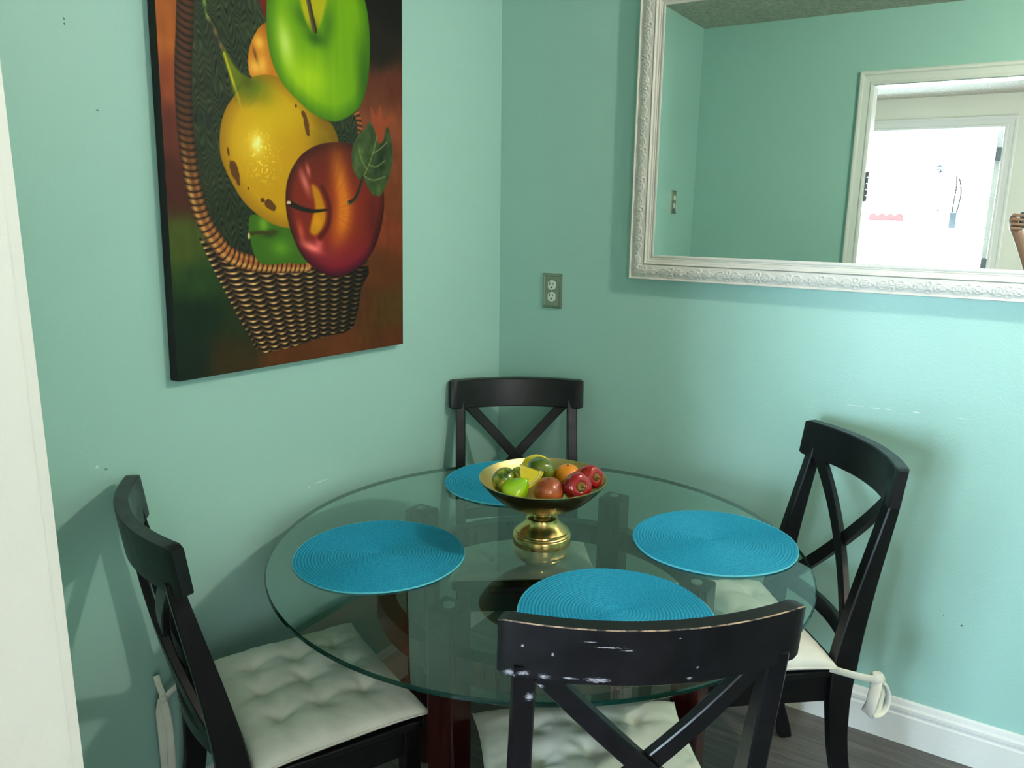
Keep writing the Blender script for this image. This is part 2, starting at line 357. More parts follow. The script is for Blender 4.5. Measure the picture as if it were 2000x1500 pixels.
# ------------------------------------------------------------------ dining table
TC = (.690, -.864); TR = .604; GZ = .745
table = empty('dining_table', (TC[0], TC[1], 0), 0, 'round glass topped dining table on four square dark cherry posts', 'table')
seg = 256; prof = [(0, .735), (TR-.0025, .735), (TR, .7375), (TR, .7425), (TR-.0025, .745), (0, .745)]
V = [(0, 0, .735)]; F = []; mats = []
for r, z in prof[1:5]:
    for i in range(seg): V.append((r*math.cos(2*PI*i/seg), r*math.sin(2*PI*i/seg), z))
V.append((0, 0, .745)); top = len(V)-1
for i in range(seg):
    j = (i+1) % seg
    F.append((0, 1+j, 1+i)); mats.append(1)
    for q in range(3): F.append((1+q*seg+i, 1+q*seg+j, 1+(q+1)*seg+j, 1+(q+1)*seg+i)); mats.append(2)
    F.append((1+3*seg+i, 1+3*seg+j, top)); mats.append(0)
g = mesh('glass_top', V, F, [M['glass_top'], M['glass_bot'], M['glass_edge']], table, True)
g.data.polygons.foreach_set('material_index', mats); sharp(g, 30)
g['label'] = 'clear round glass top with green polished edge'
pc = Vector((.680-TC[0], -.815-TC[1], 0)); pr = .374
for dx, dy in ((-1, 0), (0, 1), (0, -1), (1, 0)):
    x, y = pc.x+dx*pr, pc.y+dy*pr; h = .033
    leg = mesh('leg', *(lambda V, F: (box_geo(x-h, x+h, y-h, y+h, 0, .731, V, F), (V, F))[1])([], []), M['cherry'], table); bevel(leg, .006, 3)
    lathe('glass_pad', [(0, .731), (.012, .731), (.012, .7345), (.008, .7349), (0, .7349)], M['pad'], leg, 24, (x, y, 0))
V, F = [], []; n = 128
for i in range(n):
    a = 2*PI*i/n
    for r, z in ((.354, .585), (.396, .585), (.396, .640), (.354, .640)): V.append((pc.x+r*math.cos(a), pc.y+r*math.sin(a), z))
for i in range(n):
    j = (i+1) % n
    for q in range(4): F.append((i*4+q, j*4+q, j*4+(q+1) % 4, i*4+(q+1) % 4))
ring = mesh('ring_rail', V, F, M['cherry'], table); bevel(ring, .003, 2, 50)

# ------------------------------------------------------------------ chairs
HW = .2187
def arc_y(x, sag=.05): return -sag*(1-(x/HW)**2)
def lean(z):     # depth of the back at height z
    zs = [0, .12, .25, .38, .46, .55, .65, .75, .86, .96]; ys = [-.008, .036, .066, .080, .078, .068, .050, .028, .004, -.012]
    return float(np.interp(z, zs, ys))
def smooth_lean(z): return (lean(z-.03)+lean(z)+lean(z+.03))/3
def make_chair(label, scuffed=False):
    root = empty('dining_chair', (0, 0, 0), 0, label, 'chair', None); bk = M['black_scuffed'] if scuffed else M['black']
    # curved top rail, built as rings around its section so that the back upper edge can be worn
    N = 40; V, F, mi = [], [], []; th = .028; z0, z1 = .857, .950
    sec = [(-1, z0+.003), (-1, z1-.0016), (-.90, z1), (.85, z1), (1, z1-.003), (1, z0+.003), (.85, z0), (-.78, z0)]
    xs = np.linspace(-HW, HW, N+1)
    rounds = lambda x: 0
    for x in xs:
        dydx = .05*2*x/HW**2; L = math.hypot(1, dydx); nx, ny = -dydx/L, 1/L
        e = max(0, (abs(x)-(HW-.004))/.004)
        for s, z in sec:
            zz = z + (.0035*e if z < .9 else -.0035*e); ss = s*(1-.22*e)
            V.append((x+nx*ss*th/2, arc_y(x)+ny*ss*th/2+smooth_lean(.9)-smooth_lean(.9)-(zz-.905)*.13, zz))
    n = len(sec)
    for i in range(N):
        for q in range(n):
            l = (q+1) % n; F.append((i*n+q, i*n+l, (i+1)*n+l, (i+1)*n+q)); mi.append(1 if q == 1 else 0)
    F.append(tuple(range(n))); F.append(tuple(N*n+q for q in range(n))[::-1]); mi += [0, 0]
    o = mesh('top_rail', V, F, [bk, M['worn'] if scuffed else M['worn_light']], root)
    o.data.polygons.foreach_set('material_index', mi)
    bm = bmesh.new(); bm.from_mesh(o.data); bmesh.ops.recalc_face_normals(bm, faces=bm.faces); bm.to_mesh(o.data); bm.free(); sharp(o, 30)
    # rear legs that run up as the stiles of the back
    for s in (-1, 1):
        zs = np.linspace(0, .880, 34); P = []; S = []
        for z in zs:
            x = s*(.183+.004*min(z, .5)); P.append((x, smooth_lean(z)+(arc_y(.185) if z > .6 else arc_y(.185)*z/.6), z))
            d = float(np.interp(z, [0, .3, .46, .7, .88], [.034, .046, .062, .040, .026])); S.append(rect(.032, d, .003))
        sweep('rear_leg', P, S, (1, 0, 0), bk, root)
    # crossing slats
    def back_pt(x, z): return (x, smooth_lean(z)+arc_y(x, .048), z)
    for s, off in ((-1, .004), (1, -.004)):
        P = []; sd = []; S = []
        for t in np.linspace(0, 1, 26):
            x = s*(-.160+.326*t); z = .866-.356*t
            P.append(back_pt(x, z)); dydx = .048*2*x/HW**2; sd.append((-dydx, 1, .12))
            S.append(rect(.017, .032, .002))
        P = [(a, b+off, c) for a, b, c in P]
        sweep('cross_slat', P, S, sd, bk, root)
    P = []; sd = []
    for x in np.linspace(-.176, .176, 22):
        P.append(back_pt(x, .512)); sd.append((-.048*2*x/HW**2, 1, .1))
    sweep('lower_rail', P, rect(.020, .040, .003), sd, bk, root)
    # seat board, apron, front legs
    V, F = [], []; ya, yb = .065, .455; pts = []
    for (x, y) in catmull([(-.192, ya), (-.203, .25), (-.205, .40), (-.190, yb), (0, yb+.012), (.190, yb), (.205, .40), (.203, .25), (.192, ya)], 6): pts.append((float(x), float(y)))
    n = len(pts); V = [(x, y, .432) for x, y in pts]+[(x, y, .452) for x, y in pts]
    F = [tuple(range(n))[::-1], tuple(range(n, 2*n))]+[(q, (q+1) % n, n+(q+1) % n, n+q) for q in range(n)]
    bevel(mesh('seat', V, F, bk, root), .004, 2, 40)
    boxes('apron', [(-.170, .170, .428, .446, .365, .432), (-.186, -.168, .095, .43, .365, .432), (.168, .186, .095, .43, .365, .432), (-.170, .170, .070, .088, .365, .432)], bk, root, .002)
    for s in (-1, 1):
        P = [(s*.176, .428, z) for z in np.linspace(0, .432, 12)]
        S = [rect(float(np.interp(z, [0, .12, .36, .44], [.024, .030, .038, .038])), float(np.interp(z, [0, .12, .36, .44], [.024, .030, .038, .038])), .003) for z in np.linspace(0, .432, 12)]
        sweep('front_leg', P, S, (1, 0, 0), bk, root)
    return root
SEATS = {  # x, y, heading
    'F': (1.1711, -1.3518, .6838), 'B': (.196, -.186, .6350+PI), 'R': (1.2425, -.3034, -.878+PI), 'L': (.2453, -1.5179, 2.7278+PI)}
CL = {'F': 'black X-back dining chair nearest the doorway, top rail scuffed and worn along its edge',
      'B': 'black X-back dining chair in the corner of the walls behind the fruit bowl',
      'R': 'black X-back dining chair against the wall below the mirror, cushion knot at its leg',
      'L': 'black X-back dining chair beside the left wall, seen from its side, under the painting'}
chF = make_chair(CL['F'], True); chR = make_chair(CL['R'])
chB = copy_tree(chR); chL = copy_tree(chR)
for kx, o in (('F', chF), ('R', chR), ('B', chB), ('L', chL)):
    x, y, a = SEATS[kx]; o.location = (x, y, 0); o.rotation_euler = (0, 0, a); o['label'] = CL[kx]; o['group'] = 'X-back chairs round the glass table'

# ------------------------------------------------------------------ seat cushions
def make_cushion(seed, label, wx=.212, y0=.096, y1=.456):
    root = empty('seat_cushion', (0, 0, 0), 0, label, 'cushion', 'white tufted cushions on the dining chairs')
    rng = np.random.RandomState(seed); N = 90
    u = np.linspace(-1, 1, N+1); U, W = np.meshgrid(u, u, indexing='ij')
    ear = (np.abs(U*W))**6
    sx = 1-.030*(1-W**2)*0 - .045*(1-np.abs(W)**3)*np.abs(U)**3 ; sy = 1-.045*(1-np.abs(U)**3)*np.abs(W)**3
    X = U*sx*wx*(1+.02*ear); Y = (y0+y1)/2+W*sy*(y1-y0)/2*(1+.02*ear)
    edge = np.clip((1-np.abs(U)**4)*(1-np.abs(W)**4), 0, 1)**.40
    tx = [-.100, 0, .100]; ty = [(y0+y1)/2-.097, (y0+y1)/2-.001, (y0+y1)/2+.093]
    H = np.full_like(X, .040 if seed != 3 else .050)
    for a in tx: H -= .0035*np.exp(-((X-a)/.020)**2)*(np.abs(Y-(y0+y1)/2) < .2)
    for b in ty: H -= .0035*np.exp(-((Y-b)/.020)**2)
    for a in tx:
        for b in ty:
            ax, by = a+rng.uniform(-.008, .008), b+rng.uniform(-.008, .008); rr = np.hypot(X-ax, Y-by)
            H -= .011*np.exp(-(rr/.012)**2)+.010*np.exp(-(rr/.032)**2)
            th = np.arctan2(Y-by, X-ax); H += .0016*np.sin(th*5+rng.uniform(0, 6))*np.exp(-((rr-.03)/.02)**2)
    # soft puckers radiating from the seams
    H += .0016*np.sin(X*170+3*np.sin(Y*30+seed))*np.clip(np.abs(W)-.72, 0, 1)*3 + .0016*np.sin(Y*170+3*np.sin(X*30+seed))*np.clip(np.abs(U)-.72, 0, 1)*3
    H += .003*np.sin(X*17+seed)*np.sin(Y*21+seed*2)
    Zm = .4545+.014
    top = Zm+H*edge*1.0; bot = Zm-.0135*edge**.6
    V = np.concatenate([np.stack([X, Y, top], -1).reshape(-1, 3), np.stack([X, Y, bot], -1).reshape(-1, 3)])
    n = N+1; F = []
    for i in range(N):
        for j in range(N):
            a = i*n+j; F.append((a, a+n, a+n+1, a+1)); F.append((a+n*n, a+1+n*n, a+n+1+n*n, a+n+n*n))
    o = mesh('cushion_pad', V, F, M['cotton'], root)
    bm = bmesh.new(); bm.from_mesh(o.data); bmesh.ops.remove_doubles(bm, verts=bm.verts, dist=1e-5); bmesh.ops.recalc_face_normals(bm, faces=bm.faces); bm.to_mesh(o.data); bm.free()
    # piped seam around the edge
    ring_ = [(U[i, 0], -1) for i in range(N)]
    per = [(X[i, 0], Y[i, 0]) for i in range(N)]+[(X[N, j], Y[N, j]) for j in range(N)]+[(X[i, N], Y[i, N]) for i in range(N, 0, -1)]+[(X[0, j], Y[0, j]) for j in range(N, 0, -1)]
    P = [(float(a), float(b), Zm) for a, b in per[::3]]; P.append(P[0])
    sweep('seam', P, oval(.0022, .0022, 6), (0, 0, 1), M['cotton'], root, ang=None)
    return root
def ribbon(name, pts, wdt, root, thick=.003, side=(0, 0, 1), n=8):
    P = [tuple(map(float, q)) for q in catmull(pts, n)]
    return sweep(name, P, oval(wdt/2, thick/2, 10), side, M['cotton'], root, ang=None)
CUL = {'F': 'white tufted cushion on the chair nearest the doorway, seen through its X back',
       'B': 'white cushion on the corner chair, seen through the table glass below the fruit bowl',
       'R': 'white cushion on the chair below the mirror, tied to its leg with a knotted ribbon',
       'L': 'white tufted cushion on the chair beside the left wall, ties hanging behind'}
for kx, sd in (('F', 1), ('B', 2), ('R', 3), ('L', 5)):
    cu = make_cushion(sd, CUL[kx]); x, y, a = SEATS[kx]; cu.location = (x, y, 0); cu.rotation_euler = (0, 0, a)
    if kx == 'F': cu.location = (x-.012*math.cos(a), y-.012*math.sin(a), 0)
    if kx == 'R':
        xs, yl = -.190, .02
        tie = ribbon('tie', [(-.206, .108, .464), (-.211, .075, .455), (-.212, .030, .441), (-.208, -.008, .430)], .018, cu, .005, (0, .3, 1))
        ribbon('loop', [(-.208, -.010, .432), (-.222, .000, .412), (-.232, .012, .388), (-.232, .016, .366), (-.222, .012, .352), (-.210, .000, .360), (-.206, -.014, .384), (-.206, -.012, .420)], .030, tie, .008, (1, .2, .2))
        ribbon('loop', [(-.206, -.010, .432), (-.206, -.034, .415), (-.209, -.044, .388), (-.213, -.038, .362), (-.221, -.016, .350), (-.226, .006, .352)], .028, tie, .008, (1, -.2, 0))
        ribbon('ribbon_end', [(-.206, -.010, .430), (-.212, -.016, .405), (-.218, -.012, .372), (-.222, -.006, .345)], .026, tie, .007, (.3, 1, 0))
        lathe('knot', [(0, -.017), (.011, -.014), (.017, -.004), (.017, .006), (.011, .015), (0, .017)], M['cotton'], tie, 14, (-.207, -.012, .430))
    if kx == 'L':
        z_ = -.045
        tie = ribbon('tie', [(-.206, .108, .464), (-.211, .075, .455), (-.214, .035, .435), (-.214, .012, .462+z_)], .014, cu, .004, (0, .3, 1))
        ribbon('ribbon_end', [(-.214, .012, .464+z_), (-.220, .008, .480+z_), (-.228, .004, .500+z_), (-.234, .003, .512+z_)], .014, tie, .003, (0, 1, 0))
        ribbon('ribbon_end', [(-.214, .010, .462+z_), (-.216, .004, .43+z_), (-.212, .004, .38+z_), (-.214, .004, .32+z_), (-.210, .004, .26+z_)], .024, tie, .004, (0, 1, 0))
        ribbon('ribbon_end', [(-.212, .008, .462+z_), (-.210, .014, .42+z_), (-.208, .016, .36+z_), (-.208, .014, .28+z_)], .018, tie, .004, (.3, 1, 0))
        lathe('knot', [(0, -.009), (.006, -.008), (.009, -.002), (.009, .004), (.006, .008), (0, .009)], M['cotton'], tie, 12, (-.214, .010, .463+z_))

# ------------------------------------------------------------------ placemats
def make_mat(label):
    R = .189; rings = 27; sub = 6; na = 240; V = [(0, 0, .003)]; F = []; mi = []
    nr = rings*sub
    for i in range(1, nr+1):
        r = R*i/nr; ph = i/sub
        for k in range(na):
            a = 2*PI*k/na; pp = ph - k/na
            z = .0018+.0024*abs(math.sin(PI*pp))**.7+.00035*math.sin(a*max(6, int(r*900))+i)
            if i == nr: z = .001
            rr = r*(1+.004*math.sin(3*a+1)*(r/R)**2+.003*math.sin(7*a))
            V.append((rr*math.cos(a), rr*math.sin(a), z))
    for k in range(na): F.append((0, 1+k, 1+(k+1) % na)); mi.append(0)
    for i in range(nr-1):
        for k in range(na):
            j = (k+1) % na; F.append((1+i*na+k, 1+(i+1)*na+k, 1+(i+1)*na+j, 1+i*na+j)); mi.append(1 if i >= nr-3 else 0)
    b = len(V)
    for k in range(na): v = V[1+(nr-1)*na+k]; V.append((v[0]*.985, v[1]*.985, .0))
    for k in range(na): j = (k+1) % na; F.append((1+(nr-1)*na+k, b+k, b+j, 1+(nr-1)*na+j)); mi.append(1)
    F.append(tuple(b+k for k in range(na))[::-1]); mi.append(0)
    o = mesh('placemat', V, F, [M['mat'], M['mat_edge']], None); o.data.polygons.foreach_set('material_index', mi)
    return tag(o, label, 'placemat', 'turquoise braided placemats on the glass table')
pm = make_mat('x')
for i, (x, y, rz, lb) in enumerate(((.4282, -1.1116, .3, 'round turquoise placemat on the left side of the glass, before the left wall chair'), (.9784, -1.0568, 2.1, 'round turquoise placemat half hidden behind the nearest chair back'),
                               (1.0216, -.6152, 4, 'round turquoise placemat at the right rim of the glass, before the chair below the mirror'), (.4078, -.5409, 5.2, 'round turquoise placemat at the far rim, partly hidden by the fruit bowl'))):
    o = pm if i == 0 else pm.copy()
    if i: C.objects.link(o)
    o.location = (x, y, GZ+.0003); o.rotation_euler = (0, 0, rz); o['label'] = lb

# ------------------------------------------------------------------ fruit bowl
BX, BY = .687, -.842
bowl = empty('fruit_bowl', (BX, BY, GZ), 0, 'brass footed bowl of fruit standing in the middle of the glass table', 'bowl')
outer = [tuple(map(float, q)) for q in catmull([(.012, .078), (.050, .083), (.090, .100), (.121, .125), (.139, .145), (.1465, .157)], 5)]
inner = [tuple(map(float, q)) for q in catmull([(.1435, .1575), (.136, .147), (.118, .129), (.088, .105), (.048, .088), (0, .084)], 5)]
V, F = [], []
o1 = lathe('bowl_body', outer+inner, [M['brass_out'], M['brass_in']], bowl, 96)
for p in o1.data.polygons:
    c = p.center; r = math.hypot(c.x, c.y); zo = np.interp(r, [q[0] for q in outer], [q[1] for q in outer])
    p.material_index = 1 if (c.z-zo) > .0025 or c.z > .1555 else 0
lathe('foot', [(0, .079), (.0240, .0785), (.0225, .076), (.0190, .072), (.0185, .066), (.0205, .0635), (.0330, .0620), (.0365, .0600), (.0372, .0560), (.0395, .0515), (.0440, .0455), (.0500, .0400), (.0560, .0350), (.0600, .0312)], M['brass'], bowl, 96, ang=25)
lathe('foot_base', [(.0590, .0314), (.0612, .0300), (.0618, .0275), (.0640, .0262), (.0658, .0240), (.0652, .0205), (.0668, .0190), (.0680, .0150), (.0682, .0060), (.0670, 0), (0, 0)], M['brass'], bowl, 96, ang=25)

def fruit_mat(name, stops, scale=8, rough=.18, bump=.1, bs=60, stretch=(1, 1, 1), coat=.5):
    k = NT(name); v = k.coord(stretch); k.set(Base_Color=k.ramp(k.noise(v, scale, 4, .6), stops), Roughness=rough)
    k.b.inputs['Coat Weight'].default_value = coat; k.b.inputs['Coat Roughness'].default_value = .05
    k.bump(k.noise(v, bs, 3), bump, .002); return k.m
def fruit(name, cat, label, pos, prof, mat, rot=(0, 0, 0), seg=40, lump=0.0, lobes=0, sx=1, sy=1, seed=0, extra=None):
    """a fruit turned from a (radius, height) profile with lobes and lumps, centre at pos"""
    P = [tuple(map(float, q)) for q in catmull(prof, 6)]; V, F = [], []; n = len(P)
    for i in range(seg):
        a = 2*PI*i/seg
        for r, z in P:
            q = r*(1+lobes_amp(lobes)*math.cos(lobes*a)*min(1, r/.02) if lobes else r*0+1) if False else r
            if lobes: q = r*(1+.10*abs(math.cos(lobes*a/2))-.06)
            q *= 1+lump*math.sin(3*a+seed)*math.sin(z*90+seed)
            V.append((q*math.cos(a)*sx, q*math.sin(a)*sy, z))
    for i in range(seg):
        j = (i+1) % seg
        for k_ in range(n-1): F.append((i*n+k_, j*n+k_, j*n+k_+1, i*n+k_+1))
    o = mesh(name, V, F, mat, None)
    bm = bmesh.new(); bm.from_mesh(o.data); bmesh.ops.remove_doubles(bm, verts=bm.verts, dist=1e-5); bmesh.ops.recalc_face_normals(bm, faces=bm.faces); bm.to_mesh(o.data); bm.free()
    o.location = (BX+pos[0], BY+pos[1], GZ+pos[2]); o.rotation_euler = rot
    return tag(o, label, cat)
def ball(r, k=1.0): return [(0, -r*k), (r*.45, -r*.9*k), (r*.80, -r*.60*k), (r, 0), (r*.80, r*.60*k), (r*.45, r*.9*k), (0, r*k)]
# local picture axes at the bowl: right R, away A
Rr = np.array([math.cos(.572), math.sin(.572)]); Aw = np.array([-math.sin(.572), math.cos(.572)])
def at(rt, aw, z): v = Rr*rt+Aw*aw; return (float(v[0]), float(v[1]), z)
GOURD = fruit_mat('mottled_green_yellow', [(.35, srgb(48, 84, 20)), (.5, srgb(128, 148, 40)), (.62, srgb(205, 185, 60))], 45, .16, .3)
LIME = fruit_mat('bright_lime', [(.3, srgb(120, 180, 10)), (.7, srgb(170, 215, 30))], 6)
MANGO = fruit_mat('green_red_mango', [(.42, srgb(60, 92, 20)), (.55, srgb(110, 120, 30)), (.66, srgb(170, 60, 40))], 14)
LEM = fruit_mat('lemon_yellow', [(.3, srgb(225, 200, 10)), (.7, srgb(245, 222, 25))], 8)
PEACH = fruit_mat('russet_peach', [(.35, srgb(120, 52, 28)), (.6, srgb(178, 88, 42)), (.75, srgb(205, 125, 60))], 24, .3)
ORANGE = fruit_mat('orange_peel', [(.3, srgb(220, 130, 10)), (.7, srgb(240, 155, 25))], 10, .3, .3, 300)
RED = fruit_mat('glossy_red', [(.35, srgb(120, 12, 22)), (.6, srgb(175, 28, 34)), (.72, srgb(150, 90, 40))], 12, .1)
RED2 = fruit_mat('glossy_scarlet', [(.35, srgb(135, 14, 18)), (.7, srgb(200, 40, 36))], 12, .1)
OLIVE = fruit_mat('olive_green_end', [(.35, srgb(90, 88, 26)), (.6, srgb(140, 96, 40)), (.72, srgb(160, 50, 40))], 22, .1)
STEM = fruit_mat('woody_stem', [(.3, srgb(70, 58, 26)), (.7, srgb(110, 100, 48))], 60, .6, .3, coat=0)
def stem(o, P, r=.0022, m=None):
    return sweep('stem', [tuple(map(float, q)) for q in catmull(P, 5)], oval(r, r, 8), (.3, 1, .1), m or STEM, o, ang=None)
f = fruit('avocado', 'fruit', 'mottled green and yellow fruit at the left of the brass bowl', at(-.088, -.018, .155), [(0, -.029), (.018, -.026), (.028, -.008), (.025, .012), (.015, .027), (0, .031)], GOURD, (.5, .5, .3), seed=1)
stem(f, [(0, 0, .030), (.001, 0, .034), (.003, 0, .037)])
f = fruit('fig', 'fruit', 'small mottled green fruit tucked behind the lemon wedge', at(-.056, .026, .150), ball(.021), GOURD, (.2, .3, 0), seed=2)
stem(f, [(0, 0, .020), (.001, 0, .025)])
f = fruit('carambola', 'fruit', 'bright lime green ridged fruit at the front left of the bowl', at(-.060, -.058, .147), [(0, -.024), (.020, -.024), (.031, -.012), (.024, .008), (.012, .026), (0, .036)], LIME, (.2, .75, .572), lobes=5, seed=3)
stem(f, [(0, 0, .032), (.001, 0, .038)], m=LIME)
f = fruit('mango', 'fruit', 'dark green mango with a red cheek behind the lemon wedge', at(-.004, .022, .166), [(0, -.040), (.020, -.035), (.033, -.012), (.032, .012), (.022, .032), (0, .039)], MANGO, (1.3, .5, .6), sx=1, sy=.85, seed=4)
stem(f, [(0, 0, .038), (0, .001, .043)])
f = fruit('lemon', 'fruit', 'whole yellow lemon at the back of the bowl', at(-.014, .076, .158), [(0, -.038), (.008, -.034), (.022, -.022), (.028, 0), (.022, .022), (.008, .034), (0, .038)], LEM, (1.4, 0, 1.9), seed=5)
f = fruit('peach', 'fruit', 'round russet peach at the front of the bowl', at(.010, -.068, .146), ball(.034, .95), PEACH, (.2, .1, 0), seed=6)
stem(f, [(0, 0, .031), (0, .001, .035)])
f = fruit('orange', 'fruit', 'orange half hidden behind the red pepper', at(.058, .022, .150), ball(.032, .95), ORANGE, (.2, .1, 0), seed=7)
stem(f, [(0, 0, .030), (0, .001, .0325)])
def pepper(label, pos, m, m2, rot, s=1.0):
    f = fruit('bell_pepper', 'vegetable', label, pos, [(0, -.028*s), (.010*s, -.033*s), (.022*s, -.030*s), (.029*s, -.012*s), (.032*s, .010*s), (.027*s, .027*s), (.014*s, .031*s), (.006*s, .026*s), (0, .024*s)], m, rot, lobes=4, seed=8)
    f['group'] = 'glossy red peppers in the bowl'
    lathe('calyx', [(0, .0275*s), (.005*s, .0278*s), (.011*s, .0310*s), (.008*s, .0338*s), (.004*s, .0330*s), (0, .0330*s)], m2, f, 20)
    stem(f, [(0, 0, .031*s), (.001, 0, .036*s), (.004, .001, .041*s)], .003, m2)
    return f
pepper('deep red pepper with an olive end facing forward, right of the peach', at(.070, -.056, .154), RED, OLIVE, (1.25, .15, .9))
pepper('scarlet pepper lying against the right rim of the bowl', at(.104, -.004, .160), RED2, OLIVE, (.5, 1.3, .2), .86)
f = sweep('chili', [tuple(map(float, q)) for q in catmull([at(.028, .072, .150), at(.045, .062, .150), at(.062, .048, .142)], 6)], [oval(.0015+.0028*math.sin(PI*min(1, (i+1)/14)), .0015+.0028*math.sin(PI*min(1, (i+1)/14)), 10) for i in range(13)], (0, 0, 1), LIME, None, ang=None)
f.location = (BX, BY, GZ); tag(f, 'thin pale green chili resting at the back of the bowl', 'vegetable')
# lemon wedge: a thick quarter slice with pale rind
wed = empty('lemon_wedge', (0, 0, 0), 0, 'bright yellow lemon wedge with pale rind, upright in the middle of the bowl', 'fruit')
PALE = fruit_mat('pale_pith', [(.3, srgb(225, 215, 120)), (.7, srgb(240, 232, 150))], 20, .2)
def wedge_geo(name, R0, R1, th, m, par, a0=-.62, a1=.62, n=18):
    V, F = [], []
    for s in (-1, 1):
        for i in range(n+1):
            a = a0+(a1-a0)*i/n
            for R in (R0, R1): V.append((R*math.sin(a), s*th*(1-.1*(R/.06)), R*math.cos(a)))
    k_ = 2*(n+1)
    for i in range(n):
        b = 2*i; F += [(b, b+1, b+3, b+2), (k_+b, k_+b+2, k_+b+3, k_+b+1), (b+1, k_+b+1, k_+b+3, b+3), (b, b+2, k_+b+2, k_+b)]
    F += [(0, k_, k_+1, 1), (2*n, 2*n+1, k_+2*n+1, k_+2*n)]
    o = mesh(name, V, F, m, par)
    bm = bmesh.new(); bm.from_mesh(o.data); bmesh.ops.remove_doubles(bm, verts=bm.verts, dist=1e-5); bmesh.ops.recalc_face_normals(bm, faces=bm.faces); bm.to_mesh(o.data); bm.free(); bevel(o, .0015, 2); return o
wedge_geo('flesh', .0005, .0465, .0125, LEM, wed, -.58, .58)
wedge_geo('pith', .0468, .0515, .0118, PALE, wed)
wedge_geo('rind', .0517, .0565, .0110, LEM, wed)
wedge_geo('core', .0, .010, .0130, PALE, wed, -.5, .5, 6)
p_ = Vector(at(-.054, -.030, .196))
R3_, A3_, U3_ = Vector((*Rr, 0)), Vector((*Aw, 0)), Vector((0, 0, 1))
zax = (R3_*.62-U3_*.74-A3_*.22).normalized(); yax = (-A3_*.92+U3_*.30-R3_*.12); yax = (yax-zax*yax.dot(zax)).normalized(); xax = yax.cross(zax)
wed.matrix_world = Matrix(((xax.x, yax.x, zax.x, BX+p_.x), (xax.y, yax.y, zax.y, BY+p_.y), (xax.z, yax.z, zax.z, GZ+p_.z), (0, 0, 0, 1)))

# ------------------------------------------------------------------ wall mirror
MX0, MX1, MZ0, MZ1 = .507, 1.93, 1.292, 2.158; FW = .078
mir = empty('wall_mirror', ((MX0+MX1)/2, 0, (MZ0+MZ1)/2), 0, 'large wall mirror in an ornate white carved frame', 'mirror')
cx, cz = (MX0+MX1)/2, (MZ0+MZ1)/2
def frame_h(w_):   # relief height over the section, outer edge to inner edge
    return np.interp(w_, [0, .02, .055, .07, .09, .30, .54, .58, .60, .62, .66, .69, .71, .74, .80, .83, .85, .88, .97, 1.0],
                     [.016, .026, .026, .018, .019, .0225, .0205, .0205, .015, .021, .021, .0145, .0145, .0150, .0115, .0135, .0095, .0125, .0115, .001])
def ornament(s, w_, L):
    """scrolls and leaves repeated along the frame; s in metres from the middle of the side, w_ 0..1 across"""
    p = .088; x = (s % p)-p/2; y = (w_-.31)*FW
    d = np.zeros_like(x)
    for (ax, ay, r, t) in ((-.022, .000, .011, .0022), (-.022, .000, .005, .002), (.022, .002, .010, .0022), (.022, .002, .004, .002), (0, -.010, .006, .002), (0, .009, .006, .002)):
        rr = np.hypot(x-ax, y-ay); d += np.exp(-((rr-r)/t)**2)
    th = np.arctan2(y, x); rr = np.hypot(x, y); d += .8*np.exp(-((rr-.006)/.004)**2)*(.5+.5*np.cos(6*th))
    for q in (-1, 1):
        yy = y-q*.006*np.sin(x*PI/.022); d += .6*np.exp(-(yy/.0016)**2)
    d += .4*(.5+.5*np.sin(x*1400+np.sin(y*900)))*(.5+.5*np.sin(y*1300))
    band = np.clip((w_-.09)/.03, 0, 1)*np.clip((.545-w_)/.03, 0, 1)
    return np.clip(d, 0, 1.2)*.0032*band
V, F = [], []
nw = 46; ws = np.linspace(0, 1, nw)
for (ax, az, dx, dz, L) in ((MX0, MZ0, 1, 0, MX1-MX0), (MX1, MZ0, 0, 1, MZ1-MZ0), (MX1, MZ1, -1, 0, MX1-MX0), (MX0, MZ1, 0, -1, MZ1-MZ0)):
    ns = int(L/.0024); b = len(V); nx_, nz_ = -dz, dx
    T = np.linspace(0, 1, ns+1)
    Tm, Wm = np.meshgrid(T, ws, indexing='ij'); S = Wm*FW+Tm*(L-2*Wm*FW)
    Hh = frame_h(Wm)+.007+ornament(S-L/2, Wm, L)+.0006*(Wm > .86)*np.sin(S*1500)*np.sin(Wm*60)
    Xs = ax+dx*S+nx_*Wm*FW; Zs = az+dz*S+nz_*Wm*FW
    V += np.stack([Xs-cx, -Hh, Zs-cz], -1).reshape(-1, 3).tolist()
    for i in range(ns):
        r0 = b+i*nw
        F += [(r0+j, r0+nw+j, r0+nw+j+1, r0+j+1) for j in range(nw-1)]
    b2 = len(V)      # side down to the wall
    V += [(Xs[i, 0]-cx, 0, Zs[i, 0]-cz) for i in (0, ns)]
    F.append((b, b2, b2+1)+tuple(b+i*nw for i in range(ns, 0, -1)))
fr_o = mesh('carved_frame', V, F, M['frame_white'], mir); sharp(fr_o, 60)
dyaw = .010
V = []
for (x, z) in ((MX0+FW-.006, MZ0+FW-.006), (MX1-FW+.006, MZ0+FW-.006), (MX1-FW+.006, MZ1-FW+.006), (MX0+FW-.006, MZ1-FW+.006)):
    V.append((x-cx, -.0060+dyaw*.9*(x-1.86), z-cz))
V = [(x, y, z) for x, y, z in V]+[(x, -.0005, z) for x, y, z in V]
mesh('mirror_glass', V, [(0, 1, 2, 3), (4, 7, 6, 5), (0, 4, 5, 1), (1, 5, 6, 2), (2, 6, 7, 3), (3, 7, 4, 0)], M['mirror'], mir, False)

